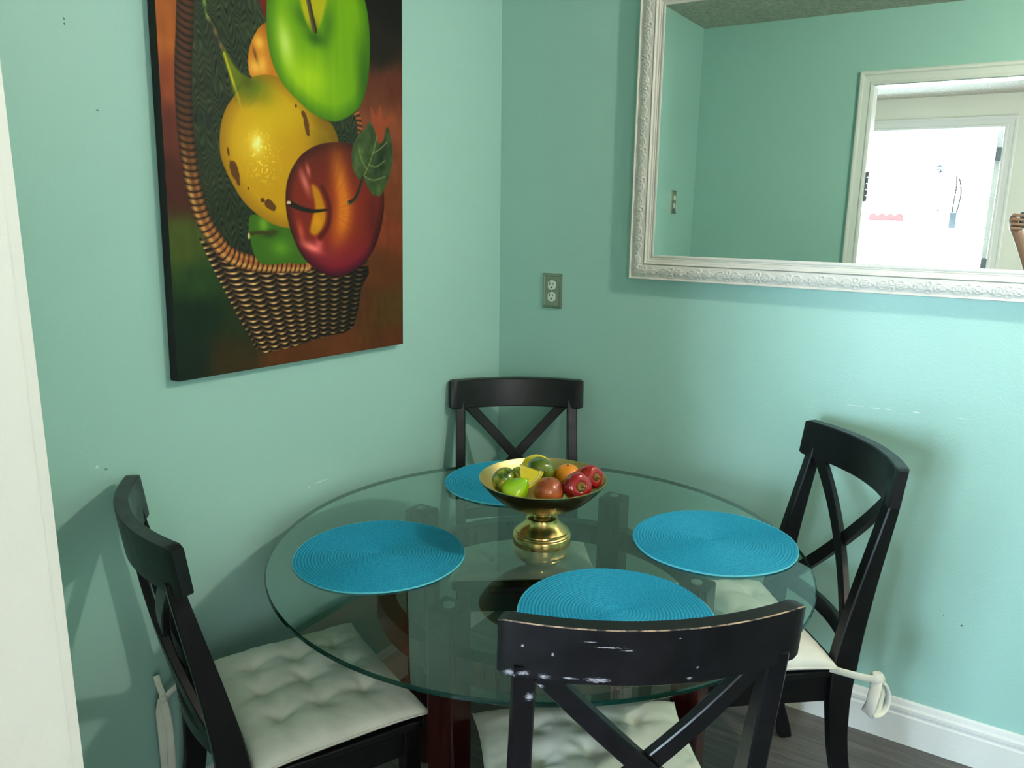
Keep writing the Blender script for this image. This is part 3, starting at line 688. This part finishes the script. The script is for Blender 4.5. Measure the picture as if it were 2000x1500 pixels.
# ------------------------------------------------------------------ electrical plates
def outlet(name, label, cat, kind):
    root = empty(name, (0, 0, 0), 0, label, cat)
    W_, H_ = .074, .118
    V = [(-W_/2, 0, -H_/2), (W_/2, 0, -H_/2), (W_/2, 0, H_/2), (-W_/2, 0, H_/2)]
    V += [(x*.93, -.006, z*.955) for x, y, z in V[:4]]; V += [(x*.80, -.0075, z*.87) for x, y, z in V[:4]]; V += [(x*.74, -.0050, z*.83) for x, y, z in V[:4]]
    F = []
    for q in range(3):
        for i in range(4): j = (i+1) % 4; F.append((q*4+i, q*4+j, q*4+4+j, q*4+4+i))
    F.append((12, 13, 14, 15)); pl = mesh('cover_plate', V, F, M['nickel'], root, False)
    lathe('screw', [(0, 0), (.0028, 0), (.0022, .0012), (0, .0014)], M['nickel'], root, 12).matrix_local = Matrix.Translation((0, -.005, 0)) @ Matrix.Rotation(PI/2, 4, 'X')
    for s in (-1, 1):
        P = []
        for i in range(28):
            a = 2*PI*i/28; P.append((max(-.0145, min(.0145, .0172*math.cos(a))), .0165*math.sin(a)))
        n = 28; z0 = s*.0195
        if kind == 'outlet':
            V = [(x, -.004, z+z0) for x, z in P]+[(x*.96, -.0082, z*.96+z0) for x, z in P]
            rc = mesh('receptacle', V, [tuple(range(n, 2*n))]+[(i, (i+1) % n, n+(i+1) % n, n+i) for i in range(n)], M['plastic'], root, False)
            boxes('slot', [(-.0075, -.0055, -.0086, -.0080, z0+.001, z0+.010), (.0055, .0075, -.0086, -.0080, z0+.002, z0+.009)], M['slot'], rc)
            lathe('ground_hole', [(0, 0), (.0028, 0), (.0028, .0005), (0, .0005)], M['slot'], rc, 14).matrix_local = Matrix.Translation((0, -.0081, z0-.007)) @ Matrix.Rotation(PI/2, 4, 'X')
        else:
            V = [(x*.9, -.004, z*.9+z0) for x, z in P]+[(x*.8, -.0095, z*.8+z0) for x, z in P]
            mesh('toggle', V, [tuple(range(n, 2*n))]+[(i, (i+1) % n, n+(i+1) % n, n+i) for i in range(n)], M['plastic'], root, False)
    return root
o = outlet('wall_outlet', 'brushed nickel plate with two white receptacles between painting and mirror', 'outlet', 'outlet')
o.location = (.2155, 0, 1.232)
o = outlet('wall_switch', 'nickel plate with two white buttons on the left wall, seen only in the mirror', 'switch', 'switch')
o.location = (0, -1.70, 1.548); o.rotation_euler = (0, 0, PI/2)

# ------------------------------------------------------------------ painting: the picture is computed as colours on a fine grid of the canvas face
PW, PH, PT = 75.0, 100.0, .03
NS, NTt = 470, 626
ss, tt = np.meshgrid(np.linspace(0, PW, NS), np.linspace(0, PH, NTt), indexing='ij')
rng = np.random.RandomState(3)
def vnoise(sx, sy, seed):
    """smooth value noise, sx/sy cells over the canvas"""
    r = np.random.RandomState(seed); g_ = r.rand(int(sx)+3, int(sy)+3)
    u, v = ss/PW*sx, tt/PH*sy; i, j = u.astype(int), v.astype(int); a, b = u-i, v-j; a = a*a*(3-2*a); b = b*b*(3-2*b)
    return (g_[i, j]*(1-a)+g_[i+1, j]*a)*(1-b)+(g_[i, j+1]*(1-a)+g_[i+1, j+1]*a)*b
def col(*c): return np.array(c, float)
img = np.zeros((NS, NTt, 3))
anch = [(2.8, 92, 168, 96, 40), (2.8, 72.5, 165, 95, 38), (3.5, 62, 140, 70, 38), (1.5, 53.3, 98, 45, 36), (2.0, 42, 75, 32, 26), (3.5, 29.3, 70, 88, 34), (6, 22, 40, 70, 34), (5.2, 14.0, 20, 44, 30), (3.0, 4, 26, 42, 34),
        (14, 3, 58, 48, 28), (30.6, 1.5, 92, 54, 26), (50, 1, 98, 56, 30), (70, 2, 88, 50, 28), (68.9, 10, 78, 58, 26), (66, 22, 92, 52, 24), (68.0, 33.0, 120, 58, 36), (71, 40, 110, 60, 34), (70, 52, 118, 66, 42), (67.3, 62, 135, 78, 52), (70, 72, 92, 46, 32), (66, 80, 30, 26, 20), (70, 92, 18, 16, 14), (64, 68, 100, 54, 38), (58, 12, 84, 52, 26), (20, 12, 38, 52, 30)]
ws_ = 0
for (a, b, r1, g1, b1) in anch:
    k_ = 1/(((ss-a)/7)**2+((tt-b)/6)**2+.25)**2.2; img += k_[..., None]*col(r1, g1, b1); ws_ = ws_+k_
img /= ws_[..., None]; img *= (.93+.12*vnoise(50, 30, 1)+.05*vnoise(9, 60, 2))[..., None]
def poly_sd(P, closed=True, n=7):
    Q = np.array(catmull(P, n, closed)); x, y = ss, tt; ins = np.zeros(ss.shape, bool); dmin = np.full(ss.shape, 1e9)
    m = len(Q)
    for i in range(m if closed else m-1):
        ax, ay = Q[i]; bx, by = Q[(i+1) % m]
        if closed:
            c = ((ay > y) != (by > y)); 
            if by != ay: ins ^= c & (x < (bx-ax)*(y-ay)/(by-ay)+ax)
        dx, dy = bx-ax, by-ay; L2 = dx*dx+dy*dy+1e-12
        u = np.clip(((x-ax)*dx+(y-ay)*dy)/L2, 0, 1); d = (x-ax-u*dx)**2+(y-ay-u*dy)**2; dmin = np.minimum(dmin, d)
    d = np.sqrt(dmin); return np.where(ins, d, -d) if closed else d
def path_info(P, n=10):
    Q = np.array(catmull(P, n)); dmin = np.full(ss.shape, 1e9); arc = np.zeros(ss.shape); sg = np.zeros(ss.shape); acc = 0
    for i in range(len(Q)-1):
        ax, ay = Q[i]; bx, by = Q[i+1]; dx, dy = bx-ax, by-ay; L = math.hypot(dx, dy)+1e-9
        u = np.clip(((ss-ax)*dx+(tt-ay)*dy)/L**2, 0, 1); d = (ss-ax-u*dx)**2+(tt-ay-u*dy)**2; m = d < dmin
        dmin = np.where(m, d, dmin); arc = np.where(m, acc+u*L, arc); sg = np.where(m, np.sign((ss-ax)*dy-(tt-ay)*dx), sg); acc += L
    return np.sqrt(dmin), arc, sg, acc
def A(sd, soft=.12): return np.clip(.5+sd/(2*soft), 0, 1)[..., None]
def put(alpha, c):
    global img
    img = img*(1-alpha)+c*alpha
def G(x, y, rx, ry, rot=0): 
    c, s = math.cos(rot), math.sin(rot); u = (ss-x)*c+(tt-y)*s; v = -(ss-x)*s+(tt-y)*c
    return np.exp(-(u/rx)**2-(v/ry)**2)[..., None]
# inside of the basket
inner_p = [(7.5, 100), (7, 82), (6.6, 73), (6.0, 60), (6.2, 50), (7.2, 42), (9.5, 35), (14, 29), (20, 26), (30, 25), (46, 25), (60, 24), (58, 40), (58, 56), (56, 64), (52, 70), (50, 100)]
sd = poly_sd(inner_p, True, 3)
wv = np.sin(2*PI*(tt/1.9+.55*np.sin(PI*(ss+.18*tt)/1.7)+2.6*vnoise(22, 26, 5)))*(.6+.4*np.sin(2*PI*(ss/1.7+.8*vnoise(18, 22, 6))))
wv2 = np.sin(2*PI*(ss*.45+tt*.12)); tex = np.clip(wv*.75+.45*wv2*wv, -1, 1); near = np.clip((tt-40)/60, 0, 1)
c_ = col(38, 54, 40)*(.95+.55*tex[..., None]*.75)+col(14, 14, 8)*vnoise(20, 30, 6)[..., None]
c_ = c_*(.72+.35*np.clip(tt/80, 0, 1))[..., None]
dark = (tex < -.55) & (ss > 12); c_ = np.where(dark[..., None], c_*.45, c_); put(A(sd), c_)
# small right rim
d, arc, sg, L = path_info([(54.6, 65.0), (57.1, 62.6), (58.0, 59.5), (58.3, 54.0)])
put(A(1.0-d), col(150, 92, 54)*(.75+.4*np.sin(arc*2*PI/1.3+sg*d*1.2))[..., None])
# front weave
fp = [(7.1, 31.3), (13.8, 26.1), (25.3, 23.7), (38.2, 23.3), (60.6, 23.2), (57.7, 17.7), (54.4, 6.9), (44.7, 5.5), (24.3, 3.4), (19.9, 7.6), (14.7, 16.4)]
sd = poly_sd(fp, True, 2)
tf = np.clip(tt/27, 0, 1.2); lft = 21.5-15.0*tf; rgt = 53.5+7.5*tf; u = (ss-lft)/(rgt-lft)*11.0; cell = np.floor(u); fx = (u-cell)*2-1
ph = tt/1.28-.45*fx**2+.5*(cell % 2)+.35*(vnoise(9, 14, 51)-.5)+.20*np.sin(cell*2.1); fr2 = ph-np.floor(ph)
br_ = np.exp(-((fr2-.55)/.17)**2)*(.35+.65*np.exp(-(fx/.62)**2)); tone = np.exp(-(fx/.7)**2)*1.3
c_ = col(46, 31, 23)*(1-br_[..., None])+(col(200, 172, 120)*(.55+.45*tone[..., None])+col(24, 20, 24)*vnoise(12, 30, 8)[..., None])*br_[..., None]
c_ = np.where((np.abs(fr2-.14) < .15)[..., None], c_*.38, c_)
c_ = c_*(np.interp(u, [0, 2, 6, 9, 11], [1.05, 1.1, .92, .70, .45]))[..., None]; put(A(sd), c_)
# big front-left rim with wrapped strands
rimP = [(7.6, 100), (7.2, 88), (7.1, 81.3), (6.4, 73.2), (5.6, 66.1), (5.3, 58.9), (5.4, 52.7), (6.0, 45.4), (6.9, 40.2), (8.6, 34.8), (11.4, 30.6), (14.9, 27.2), (20.9, 25.2), (28.4, 24.4), (38.3, 24.1)]
d, arc, sg, L = path_info(rimP); across = sg*d
wd = np.interp(arc, [0, 60, 80, L], [2.1, 2.0, 1.9, 1.7]); ph = arc/1.45+.22*(across/1.7)**2*np.sign(1)+.10*across; fr3 = ph-np.floor(ph)
lit = np.interp(arc, [0, 20, 40, 62, 74, L], [.62, .66, .62, .92, 1.25, 1.2]); bb = np.sin(PI*fr3)**.8
c_ = col(128, 78, 44)*(.35+.75*bb[..., None])*lit[..., None]
hl = np.maximum(np.exp(-((across-1.0)/.6)**2), np.exp(-((across+1.0)/.5)**2)*.5)*bb*np.clip((arc-46)/12, 0, 1); c_ = c_*(1-hl[..., None]*.8)+col(225, 190, 118)*hl[..., None]*.8
c_ = np.where((fr3 < .14)[..., None], c_*.32, c_); put(A(wd-d), c_*(1-.35*np.clip(d/wd, 0, 1)[..., None]**3))
# tan fruit behind
sd = poly_sd([(31, 86), (29.9, 81.2), (25.7, 77.7), (23.0, 73.3), (22.3, 69.4), (23.2, 66.8), (27.4, 67.5), (32.4, 67.3), (34, 76)])
c_ = col(196, 128, 26)+col(40, 60, 60)*G(25.6, 74.6, 1.5, 1.6)+col(40, 60, 60)*G(24, 69, 1.6, 1.8)+col(35, 50, 50)*G(26.5, 70, 1.4, 2.4)-col(90, 60, 10)*G(24.4, 71.8, .4, 1.6, .3)-col(60, 40, 10)*G(30, 80, 4, 3); put(A(sd), c_)
# dark red bit at the top and the green pepper below
sd = poly_sd([(25.0, 100), (25.6, 86), (26.6, 82.2), (28.2, 80.0), (30, 82.2), (31, 100)]); put(A(sd), col(112, 28, 20)+0*ss[..., None])
sd = poly_sd([(21.0, 35.5), (22.9, 36.3), (32.0, 35.3), (36.3, 31.3), (38.6, 25.0), (31.7, 24.8), (23.4, 25.2), (20.8, 31.5)])
c_ = col(62, 110, 26)+col(50, 55, 20)*G(25, 34, 1.5, 2)+col(30, 40, 10)*G(30, 28.5, 3, 2)-col(34, 50, 14)*G(26.5, 32, 2.5, .9, .1); put(A(sd), c_)
d, arc, sg, L = path_info([(20.9, 31.9), (23.4, 32.2), (26, 32.1), (28.4, 32.4)]); put(A(.45-d), col(62, 66, 24)+0*ss[..., None]); put(A(.5-np.hypot((ss-20.6)*1.6, (tt-31.4)*.7)), col(205, 200, 140)+0*ss[..., None])
# yellow quince with its neck and twig
sd = poly_sd([(13.7, 50.2), (14.1, 54.7), (15.6, 58.7), (18.3, 62.2), (21.1, 64.9), (24.4, 67.2), (30.4, 68.0), (36.5, 65.4), (42.9, 60.9), (48.0, 59.1), (50.1, 53.6), (46.0, 47.2), (40.3, 41.7), (36.5, 37.7), (34.8, 33.6), (28.9, 33.9), (23.6, 36.2), (19.4, 39.3), (16.4, 43.4), (14.4, 47.1)])
shade = np.clip(sd/3.5, 0, 1)[..., None]
c_ = col(158, 122, 0)*(1-shade)+col(194, 156, 2)*shade+col(26, 34, 40)*G(23.5, 52, 6, 6)-col(60, 44, 0)*G(46, 54, 6, 7)+col(10, 22, 0)*G(30, 60, 9, 5)-col(60, 10, 0)*G(24, 65, 5, 2.5)
sp = vnoise(170, 220, 11); spk = np.clip((sp-.66)*6, 0, 1)[..., None]*np.clip(G(25.5, 49.5, 3.8, 5.2)*1.2, 0, 1); c_ = c_+col(40, 42, 60)*spk
c_ = c_+col(44, 60, 120)*G(23.9, 52.3, 1.5, 2.0); put(A(sd), c_)
sd = poly_sd([(15.3, 71.4), (16.1, 71.6), (17.8, 69.4), (19.9, 67.4), (22.9, 66.3), (25.6, 65.6), (23.9, 61.5), (20.9, 59.5), (18.4, 60.8), (17.1, 65.9)])
c_ = col(104, 124, 12)+0*ss[..., None]; d, arc, sg, L = path_info([(15.9, 70.5), (17.4, 66.5), (19.2, 61.8), (20.3, 58.0)])
c_ = c_+col(90, 70, 30)*np.exp(-(d/.35)**2)[..., None]-col(20, 26, 0)*G(22.0, 65.5, 2.2, 1.6)
fade = np.clip((tt-59)/6, 0, 1)[..., None]*np.clip((26.5-ss)/4, 0, 1)[..., None]; put(A(sd, .35)*fade, c_); put(G(25.0, 63.0, 4.0, 2.4)*.38*A(poly_sd([(13.7, 50.2), (15.6, 58.7), (21.1, 64.9), (30.4, 68.0), (36, 60), (28, 55)])), col(96, 112, 10)+0*ss[..., None])
d, arc, sg, L = path_info([(15.7, 71.2), (14.4, 73.6), (13.4, 75.7), (12.0, 77.4), (11.6, 79.6), (11.5, 82.5), (11.9, 88)])
tw = .35+.12*np.sin(arc*2.2); cc = np.clip((arc-5)/3, 0, 1)[..., None]; put(A(tw-d), (col(92, 82, 60)*(1-cc)+col(96, 130, 66)*cc)*(1+.5*np.sin(arc*2.0)*.5)[..., None])
for (x, y, rx, ry, ro) in ((39.2, 58.3, .95, 3.0, .25), (38.4, 60.5, .8, 1.2, .5), (17.3, 46.0, 1.3, 2.7, .35), (15.9, 50.0, .35, 1.2, .1), (18.2, 43.6, .6, 1.2, .3), (27.2, 38.6, 2.0, 1.3, -.5), (25.0, 39.7, .7, .6, 0), (36.0, 62.2, .4, .5, 0), (21.0, 42.1, .3, .4, 0)):
    q = G(x, y, rx, ry, ro)[..., 0]+.22*(vnoise(90, 120, 21)-.5); put(np.clip((q-.42)*9, 0, 1)[..., None], col(100, 66, 14)+0*ss[..., None])
# big green apple
ap = [(29.5, 94), (28.4, 86), (27.9, 79.7), (28.1, 75.4), (29.4, 70.6), (32.3, 66.6), (37.2, 63.2), (42.1, 60.9), (48.2, 60.0), (53.6, 61.8), (58.4, 65.3), (60.9, 70.8), (62.0, 77.4), (62.0, 84.4), (60.6, 91), (57, 96), (50, 98), (43, 96.5), (36, 98)]
sd = poly_sd(ap); shade = np.clip(sd/4.0, 0, 1)[..., None]
c_ = col(70, 128, 0)*(1-shade)+col(118, 176, 4)*shade
st_ = (vnoise(60, 8, 31)-.5)[..., None]*col(9, 8, 3)
c_ = c_+st_+col(70, 50, 110)*G(33.3, 76, 2.3, 5.0, .2)*1.0+col(46, 36, 10)*G(40, 69, 7, 5)-col(40, 46, 0)*G(59, 75, 3, 9)-col(46, 50, 0)*G(39.5, 82.5, 4.5, 2.6, -.6)-col(52, 56, 0)*G(43.0, 78.6, 3.0, 1.7)-col(40, 44, 0)*G(47.3, 83, 2.2, 5, -.2)
put(A(sd, .16), c_)
sd = poly_sd([(36.0, 97), (37.6, 89.8), (38.9, 84.3), (40.6, 81.2), (42.4, 80.1), (44.3, 81.9), (46.0, 85.8), (48.2, 92.1), (50, 97)])
put(A(sd, .45), col(176, 182, 10)-col(70, 50, 0)*G(42.5, 81, 1.5, 2)+0*ss[..., None])
d, arc, sg, L = path_info([(39.6, 94), (40.6, 88.2), (41.4, 84.9), (42.2, 82.3), (42.7, 80.6)]); put(A(.62+arc*.012-d), col(92, 86, 58)*(.8+.5*np.clip(sg*d, -.5, .5))[..., None])
# red apple
ra = [(48.0, 54.9), (55.4, 55.0), (62.1, 52.0), (66.1, 46.9), (67.2, 40.0), (65.3, 32.3), (61.2, 26.0), (54.6, 22.1), (48.0, 20.9), (41.7, 22.8), (36.7, 26.5), (33.2, 32.8), (31.9, 38.9), (32.8, 44.9), (36.3, 50.0), (41.3, 53.2)]
sd = poly_sd(ra); shade = np.clip(sd/2.6, 0, 1)[..., None]; th = np.arctan2(tt-37.5, ss-45.5); rr = np.hypot(ss-45.5, tt-37.5)
c_ = col(62, 16, 12)*(1-shade)+(col(124, 40, 26)*(1-.30*np.clip((tt-42)/14, 0, 1))[..., None])*shade
rays = (.5+.5*np.sin(th*38+2*np.sin(th*9)))*np.clip(rr/6, 0, 1)
c_ = c_+col(84, 84, 4)*np.clip(G(50.6, 44.5, 3.0, 9, .16)+.8*G(50.4, 34.5, 3.2, 6.5, -.35), 0, 1)*(.88+.12*rays[..., None])
c_ = c_-col(0, 14, -26)*np.clip((33-tt)/9, 0, 1)[..., None]+col(80, 76, 88)*G(38.2, 44.6, 1.1, 3.3, .45)+col(90, 80, 96)*G(39.4, 47.5, .6, 1.5, .3)+col(110, 96, 92)*G(40.0, 28.5, 3.5, 1.1, -.35)+col(70, 50, 60)*G(42.5, 29.5, 1.3, 1.5, .8)+col(60, 44, 40)*G(36.5, 32.5, 1.0, 2.5, .25)-col(30, 16, 0)*G(63, 36, 3, 9)
put(A(sd, .14), c_)
sd = poly_sd([(40.4, 43.8), (42.6, 43.2), (44.3, 40.2), (45.0, 37.4), (44.3, 34.2), (41.6, 31.6), (39.5, 32.6), (40.6, 36.4), (41.4, 39.0)])
put(A(sd, .5), col(186, 132, 6)+col(20, 20, 0)*G(42, 35, 2, 2)); d, arc, sg, L = path_info([(44.0, 43.5), (45.8, 40.6), (46.4, 37.4), (45.7, 34.0), (42.8, 31.0)])
put(A(.62-d, .5)*.85, col(76, 18, 8)+0*ss[..., None])
d, arc, sg, L = path_info([(33.2, 39.3), (36.3, 38.2), (40.4, 37.6), (45.4, 38.0)]); put(A(.72-arc*.035-d), col(28, 26, 16)+0*ss[..., None]); put(A(.62-np.hypot((ss-32.9)*.9, (tt-39.4)*1.6)), col(222, 190, 176)+0*ss[..., None])
# leaf
put(A(poly_sd([(60.3, 59.5), (62.5, 62.2), (61.6, 66), (64.3, 63.0), (66.0, 66.6), (67.2, 62.4), (70.4, 64.6), (68.6, 60.0), (68.0, 55.5), (66.0, 52.6), (64.6, 56.6)], True, 2))*.85, col(150, 74, 48)+0*ss[..., None])
lf = [(55.0, 54.1), (57.3, 57.8), (60.0, 59.6), (61.6, 61.6), (63.3, 60.0), (64.3, 57.6), (65.4, 56.2), (67.2, 57.3), (68.4, 61.0), (70.3, 58.1), (70.9, 52.7), (69.3, 47.8), (66.1, 42.6), (62.6, 42.6), (60.3, 44.9), (59.2, 46.6), (57.1, 46.4), (54.9, 49.5)]
sd = poly_sd(lf, True, 3); c_ = col(58, 84, 50)-col(26, 34, 18)*G(66, 52, 2, 6, -.4)+col(22, 22, 14)*G(57.5, 52, 1.8, 4, -.4)+col(20, 18, 10)*G(65, 44, 2, 1.5); put(A(sd), c_+(vnoise(60, 80, 41)-.5)[..., None]*24)
for P in ([(58.7, 46.6), (61.4, 50.6), (63.2, 54.4), (64.6, 58)], [(60.4, 49.0), (58.5, 51.4), (57.4, 54.0)], [(61.2, 50.4), (64.0, 50.0), (67.5, 51.8)], [(59.4, 47.2), (63.0, 46.4), (67.6, 47.6)], [(62.6, 53.4), (66.0, 55.0), (68.6, 57.0)]):
    d, arc, sg, L = path_info(P, 5); put(A(.20-d, .1)*.75, col(122, 140, 92)+0*ss[..., None])
d, arc, sg, L = path_info([(53.2, 40.0), (55.5, 41.0), (57.0, 43.0), (58.0, 45.0), (58.9, 46.8)]); put(A(.48-d), col(44, 46, 28)*(1.0+.9*np.clip(sg*d, -.5, .5))[..., None]); put(A(.4-np.hypot(ss-53.1, tt-39.9)), col(120, 116, 70)+0*ss[..., None])
img = np.clip(img, 2, 255)/255; lin = np.where(img <= .04045, img/12.92, ((img+.055)/1.055)**2.4)
pa = empty('painting', (0, -1.308, 1.122), 0, 'tall unframed canvas painting of apples and a quince in a wicker basket', 'painting')
pa.rotation_euler = (.021*-1, 0, 0)
pa.location = (.0, -1.308, 1.122)
yy, zz = ss/100, tt/100
V = np.stack([np.full_like(ss, PT), yy, zz], -1).reshape(-1, 3)
idx = np.arange(NS*NTt).reshape(NS, NTt); Fq = np.stack([idx[:-1, :-1], idx[1:, :-1], idx[1:, 1:], idx[:-1, 1:]], -1).reshape(-1, 4)
me = bpy.data.meshes.new('picture_face'); me.vertices.add(len(V)); me.vertices.foreach_set('co', V.ravel()); lin = np.clip(lin**1.10*np.array([1.16, 1.0, .82])*1.02, 0, 1)
me.loops.add(Fq.size); me.loops.foreach_set('vertex_index', Fq.ravel()); me.polygons.add(len(Fq)); me.polygons.foreach_set('loop_start', np.arange(0, Fq.size, 4)); me.update(calc_edges=True)
ca = me.color_attributes.new('picture', 'FLOAT_COLOR', 'POINT'); ca.data.foreach_set('color', np.concatenate([lin.reshape(-1, 3), np.ones((NS*NTt, 1))], 1).ravel())
k = NT('painted_canvas'); at_ = k.n('ShaderNodeAttribute', attribute_name='picture'); k.l(at_.outputs['Color'], k.b.inputs['Base Color']); k.set(Roughness=.5); k.b.inputs['Specular IOR Level'].default_value = .2
k.bump(k.noise(k.coord(), 500, 2), .12, .0008); me.materials.append(k.m)
link(bpy.data.objects.new('picture_face', me), pa)
boxes('stretched_canvas', [(.003, PT-.0006, 0, PW/100, 0, PH/100)], M['canvas_edge'], pa, .0015)

# ------------------------------------------------------------------ ceiling lamp (right of the photo, lights the corner)
lamp = empty('ceiling_lamp', (2.10, -.66, RZ), 0, 'small round ceiling lamp with a glowing globe, right of the mirror', 'lamp')
lathe('canopy', [(0, 0), (.07, 0), (.07, -.012), (.045, -.025), (.02, -.04), (.02, -.06), (0, -.06)], M['nickel'], lamp, 32)
lathe('globe', [(0, -.055), (.02, -.058), (.040, -.070), (.050, -.105), (.042, -.138), (.020, -.154), (0, -.157)], M['globe'], lamp, 32)

# ------------------------------------------------------------------ things by the bright window, seen in the mirror
va = empty('twig_vase', (1.0, -6.5, 0), 0, 'slim slate blue vase with two tall thin twigs before the bright window', 'vase')
boxes('vase_body', [(-.030, .030, -.03, .03, 1.376, 1.526)], M['slate'], va, .006)
sweep('twig', [tuple(map(float, q)) for q in catmull([(-.01, 0, 1.45), (-.012, 0, 1.60), (-.004, 0, 1.75), (-.012, 0, 1.87)], 5)], oval(.008, .008, 6), (0, 1, 0), M['twig'], va, ang=None)
sweep('twig', [tuple(map(float, q)) for q in catmull([(.012, 0, 1.45), (.034, 0, 1.60), (.040, 0, 1.72), (.014, 0, 1.84)], 5)], oval(.008, .008, 6), (0, 1, 0), M['twig'], va, ang=None)
stnd = empty('plant_stand', (1.0, -6.5, 0), 0, 'white pedestal stand holding the slim vase', 'stand')
lathe('column', [(0, 0), (.13, 0), (.13, .02), (.04, .05), (.03, .6), (.04, 1.33), (.10, 1.36), (.10, 1.375), (0, 1.375)], M['white_trim'], stnd, 32)
sp_ = empty('hanging_ornament', (.833, -6.55, 0), 0, 'small dark beaded ornament hanging in front of the bright window', 'ornament')
boxes('cord', [(-.0008, .0008, -.0008, .0008, 1.96, 2.439)], M['twig'], sp_)
for (x, z) in ((-.02, 1.955), (0, 1.96), (.02, 1.95), (-.012, 1.925), (.012, 1.92), (0, 1.90), (.022, 1.905)):
    lathe('bead', [(0, -.013), (.010, -.008), (.013, 0), (.010, .008), (0, .013)], M['slate'], sp_, 10, (x, 0, z))
sweep('drop_cord', [(0, 0, 1.90), (.01, 0, 1.75), (.028, 0, 1.55)], oval(.004, .004, 6), (0, 1, 0), M['twig'], sp_, ang=None)
lathe('drop', [(0, -.02), (.010, -.012), (.012, 0), (.006, .012), (0, .02)], M['slate'], sp_, 10, (.028, 0, 1.545))
fl = boxes('valance', [(.24, .56, -6.60, -6.59, 1.435, 1.505)], M['red_print']); V = []
V, F = [], []; n = 32
for i in range(n+1):
    x = -.16+.32*i/n; V += [(x, 0, 0), (x, 0, .052+.022*abs(math.sin(i/n*PI*4)))]
V += [(x, -.008, z) for x, y, z in V]
m_ = 2*(n+1)
for i in range(n): b = 2*i; F += [(b, b+1, b+3, b+2), (m_+b, m_+b+2, m_+b+3, m_+b+1), (b+1, m_+b+1, m_+b+3, b+3), (b, b+2, m_+b+2, m_+b)]
bpy.data.objects.remove(fl); fl = mesh('cafe_curtain', V, F, M['red_print'], None, False); fl.location = (.40, -6.6, 1.435)
tag(fl, 'pale red scalloped strip across the window at the left', 'curtain')
V, F = [], []; box_geo(-.9, .9, -.006, .006, -.006, .006, V, F)
rd = mesh('curtain_rod', V, F, M['white_trim'], None, False); rd.location = (.72, -6.604, 1.428); tag(rd, 'thin white rod under the red scalloped strip', 'rod')

# ------------------------------------------------------------------ the photographer's hand with the phone, seen at the edge of the mirror
ph = empty('phone', (CAM.x, CAM.y, CAM.z), 0, 'dark phone held sideways in a hand at the right edge of the mirror', 'phone')
boxes('phone_body', [(-.030, .120, -.030, -.021, -.058, .018)], M['phone'], ph, .003)
boxes('camera_bump', [(-.020, .018, -.021, -.018, -.022, .014)], M['phone'], ph, .002)
per = empty('person', (0, 0, 0), 0, "hand and forearm in a navy sleeve holding a phone sideways at the mirror's edge", 'person')
def skin(name, chains, m, parent, sub=2):
    V, E, R = [], [], []
    for ch in chains:
        start = ch.get('from'); prev = start
        for (p, r) in ch['pts']:
            V.append(p); R.append(r)
            if prev is not None: E.append((prev, len(V)-1))
            prev = len(V)-1
    me = bpy.data.meshes.new(name); me.from_pydata(V, E, []); me.materials.append(m)
    o = link(bpy.data.objects.new(name, me), parent)
    md = o.modifiers.new('skin', 'SKIN'); md.use_smooth_shade = True
    sv = me.skin_vertices[0].data if me.skin_vertices else None
    if sv is None:
        bm = bmesh.new(); bm.from_mesh(me); bm.verts.layers.skin.verify(); bm.to_mesh(me); bm.free(); sv = me.skin_vertices[0].data
    for i, r in enumerate(R): sv[i].radius = r if isinstance(r, tuple) else (r, r); sv[i].use_root = (i == 0)
    s = o.modifiers.new('sub', 'SUBSURF'); s.levels = sub; s.render_levels = sub
    return o
X0, Y0, Z0 = CAM.x+.052, CAM.y, CAM.z
def hp(x, y, z): return (X0+x, Y0+y, Z0+z)
# wrist below and left of the phone, palm behind it, fingers folded round the left end onto its back
chains = [{'pts': [(hp(.030, -.16, -.34), .038), (hp(-.02, -.10, -.22), .033), (hp(-.060, -.065, -.135), .026), (hp(-.082, -.055, -.100), (.030, .020)), (hp(-.098, -.048, -.060), (.036, .017)), (hp(-.104, -.044, -.028), (.034, .015))]}]
for k_, (zb, ln) in enumerate(((.004, .9), (-.018, 1.0), (-.040, .96), (-.060, .78))):
    chains.append({'from': 5 if k_ < 2 else 4, 'pts': [(hp(-.112, -.036, zb), .0095), (hp(-.110, -.014, zb+.001), .0090), (hp(-.092*1, -.0085, zb), .0085), (hp(-.092+.026*ln, -.0095, zb-.001), .0075), (hp(-.092+.036*ln, -.0115, zb-.002), .0066)]})
chains.append({'from': 3, 'pts': [(hp(-.076, -.050, -.068), .0115), (hp(-.066, -.044, -.040), .0105), (hp(-.052, -.041, -.022), .0090)]})
skin('hand', chains, M['skin'], per)
skin('sleeve', [{'pts': [(hp(.10, -.27, -.62), .060), (hp(.055, -.20, -.44), .052), (hp(.004, -.13, -.28), .046), (hp(-.006, -.12, -.255), .043)]}], M['sleeve'], per)
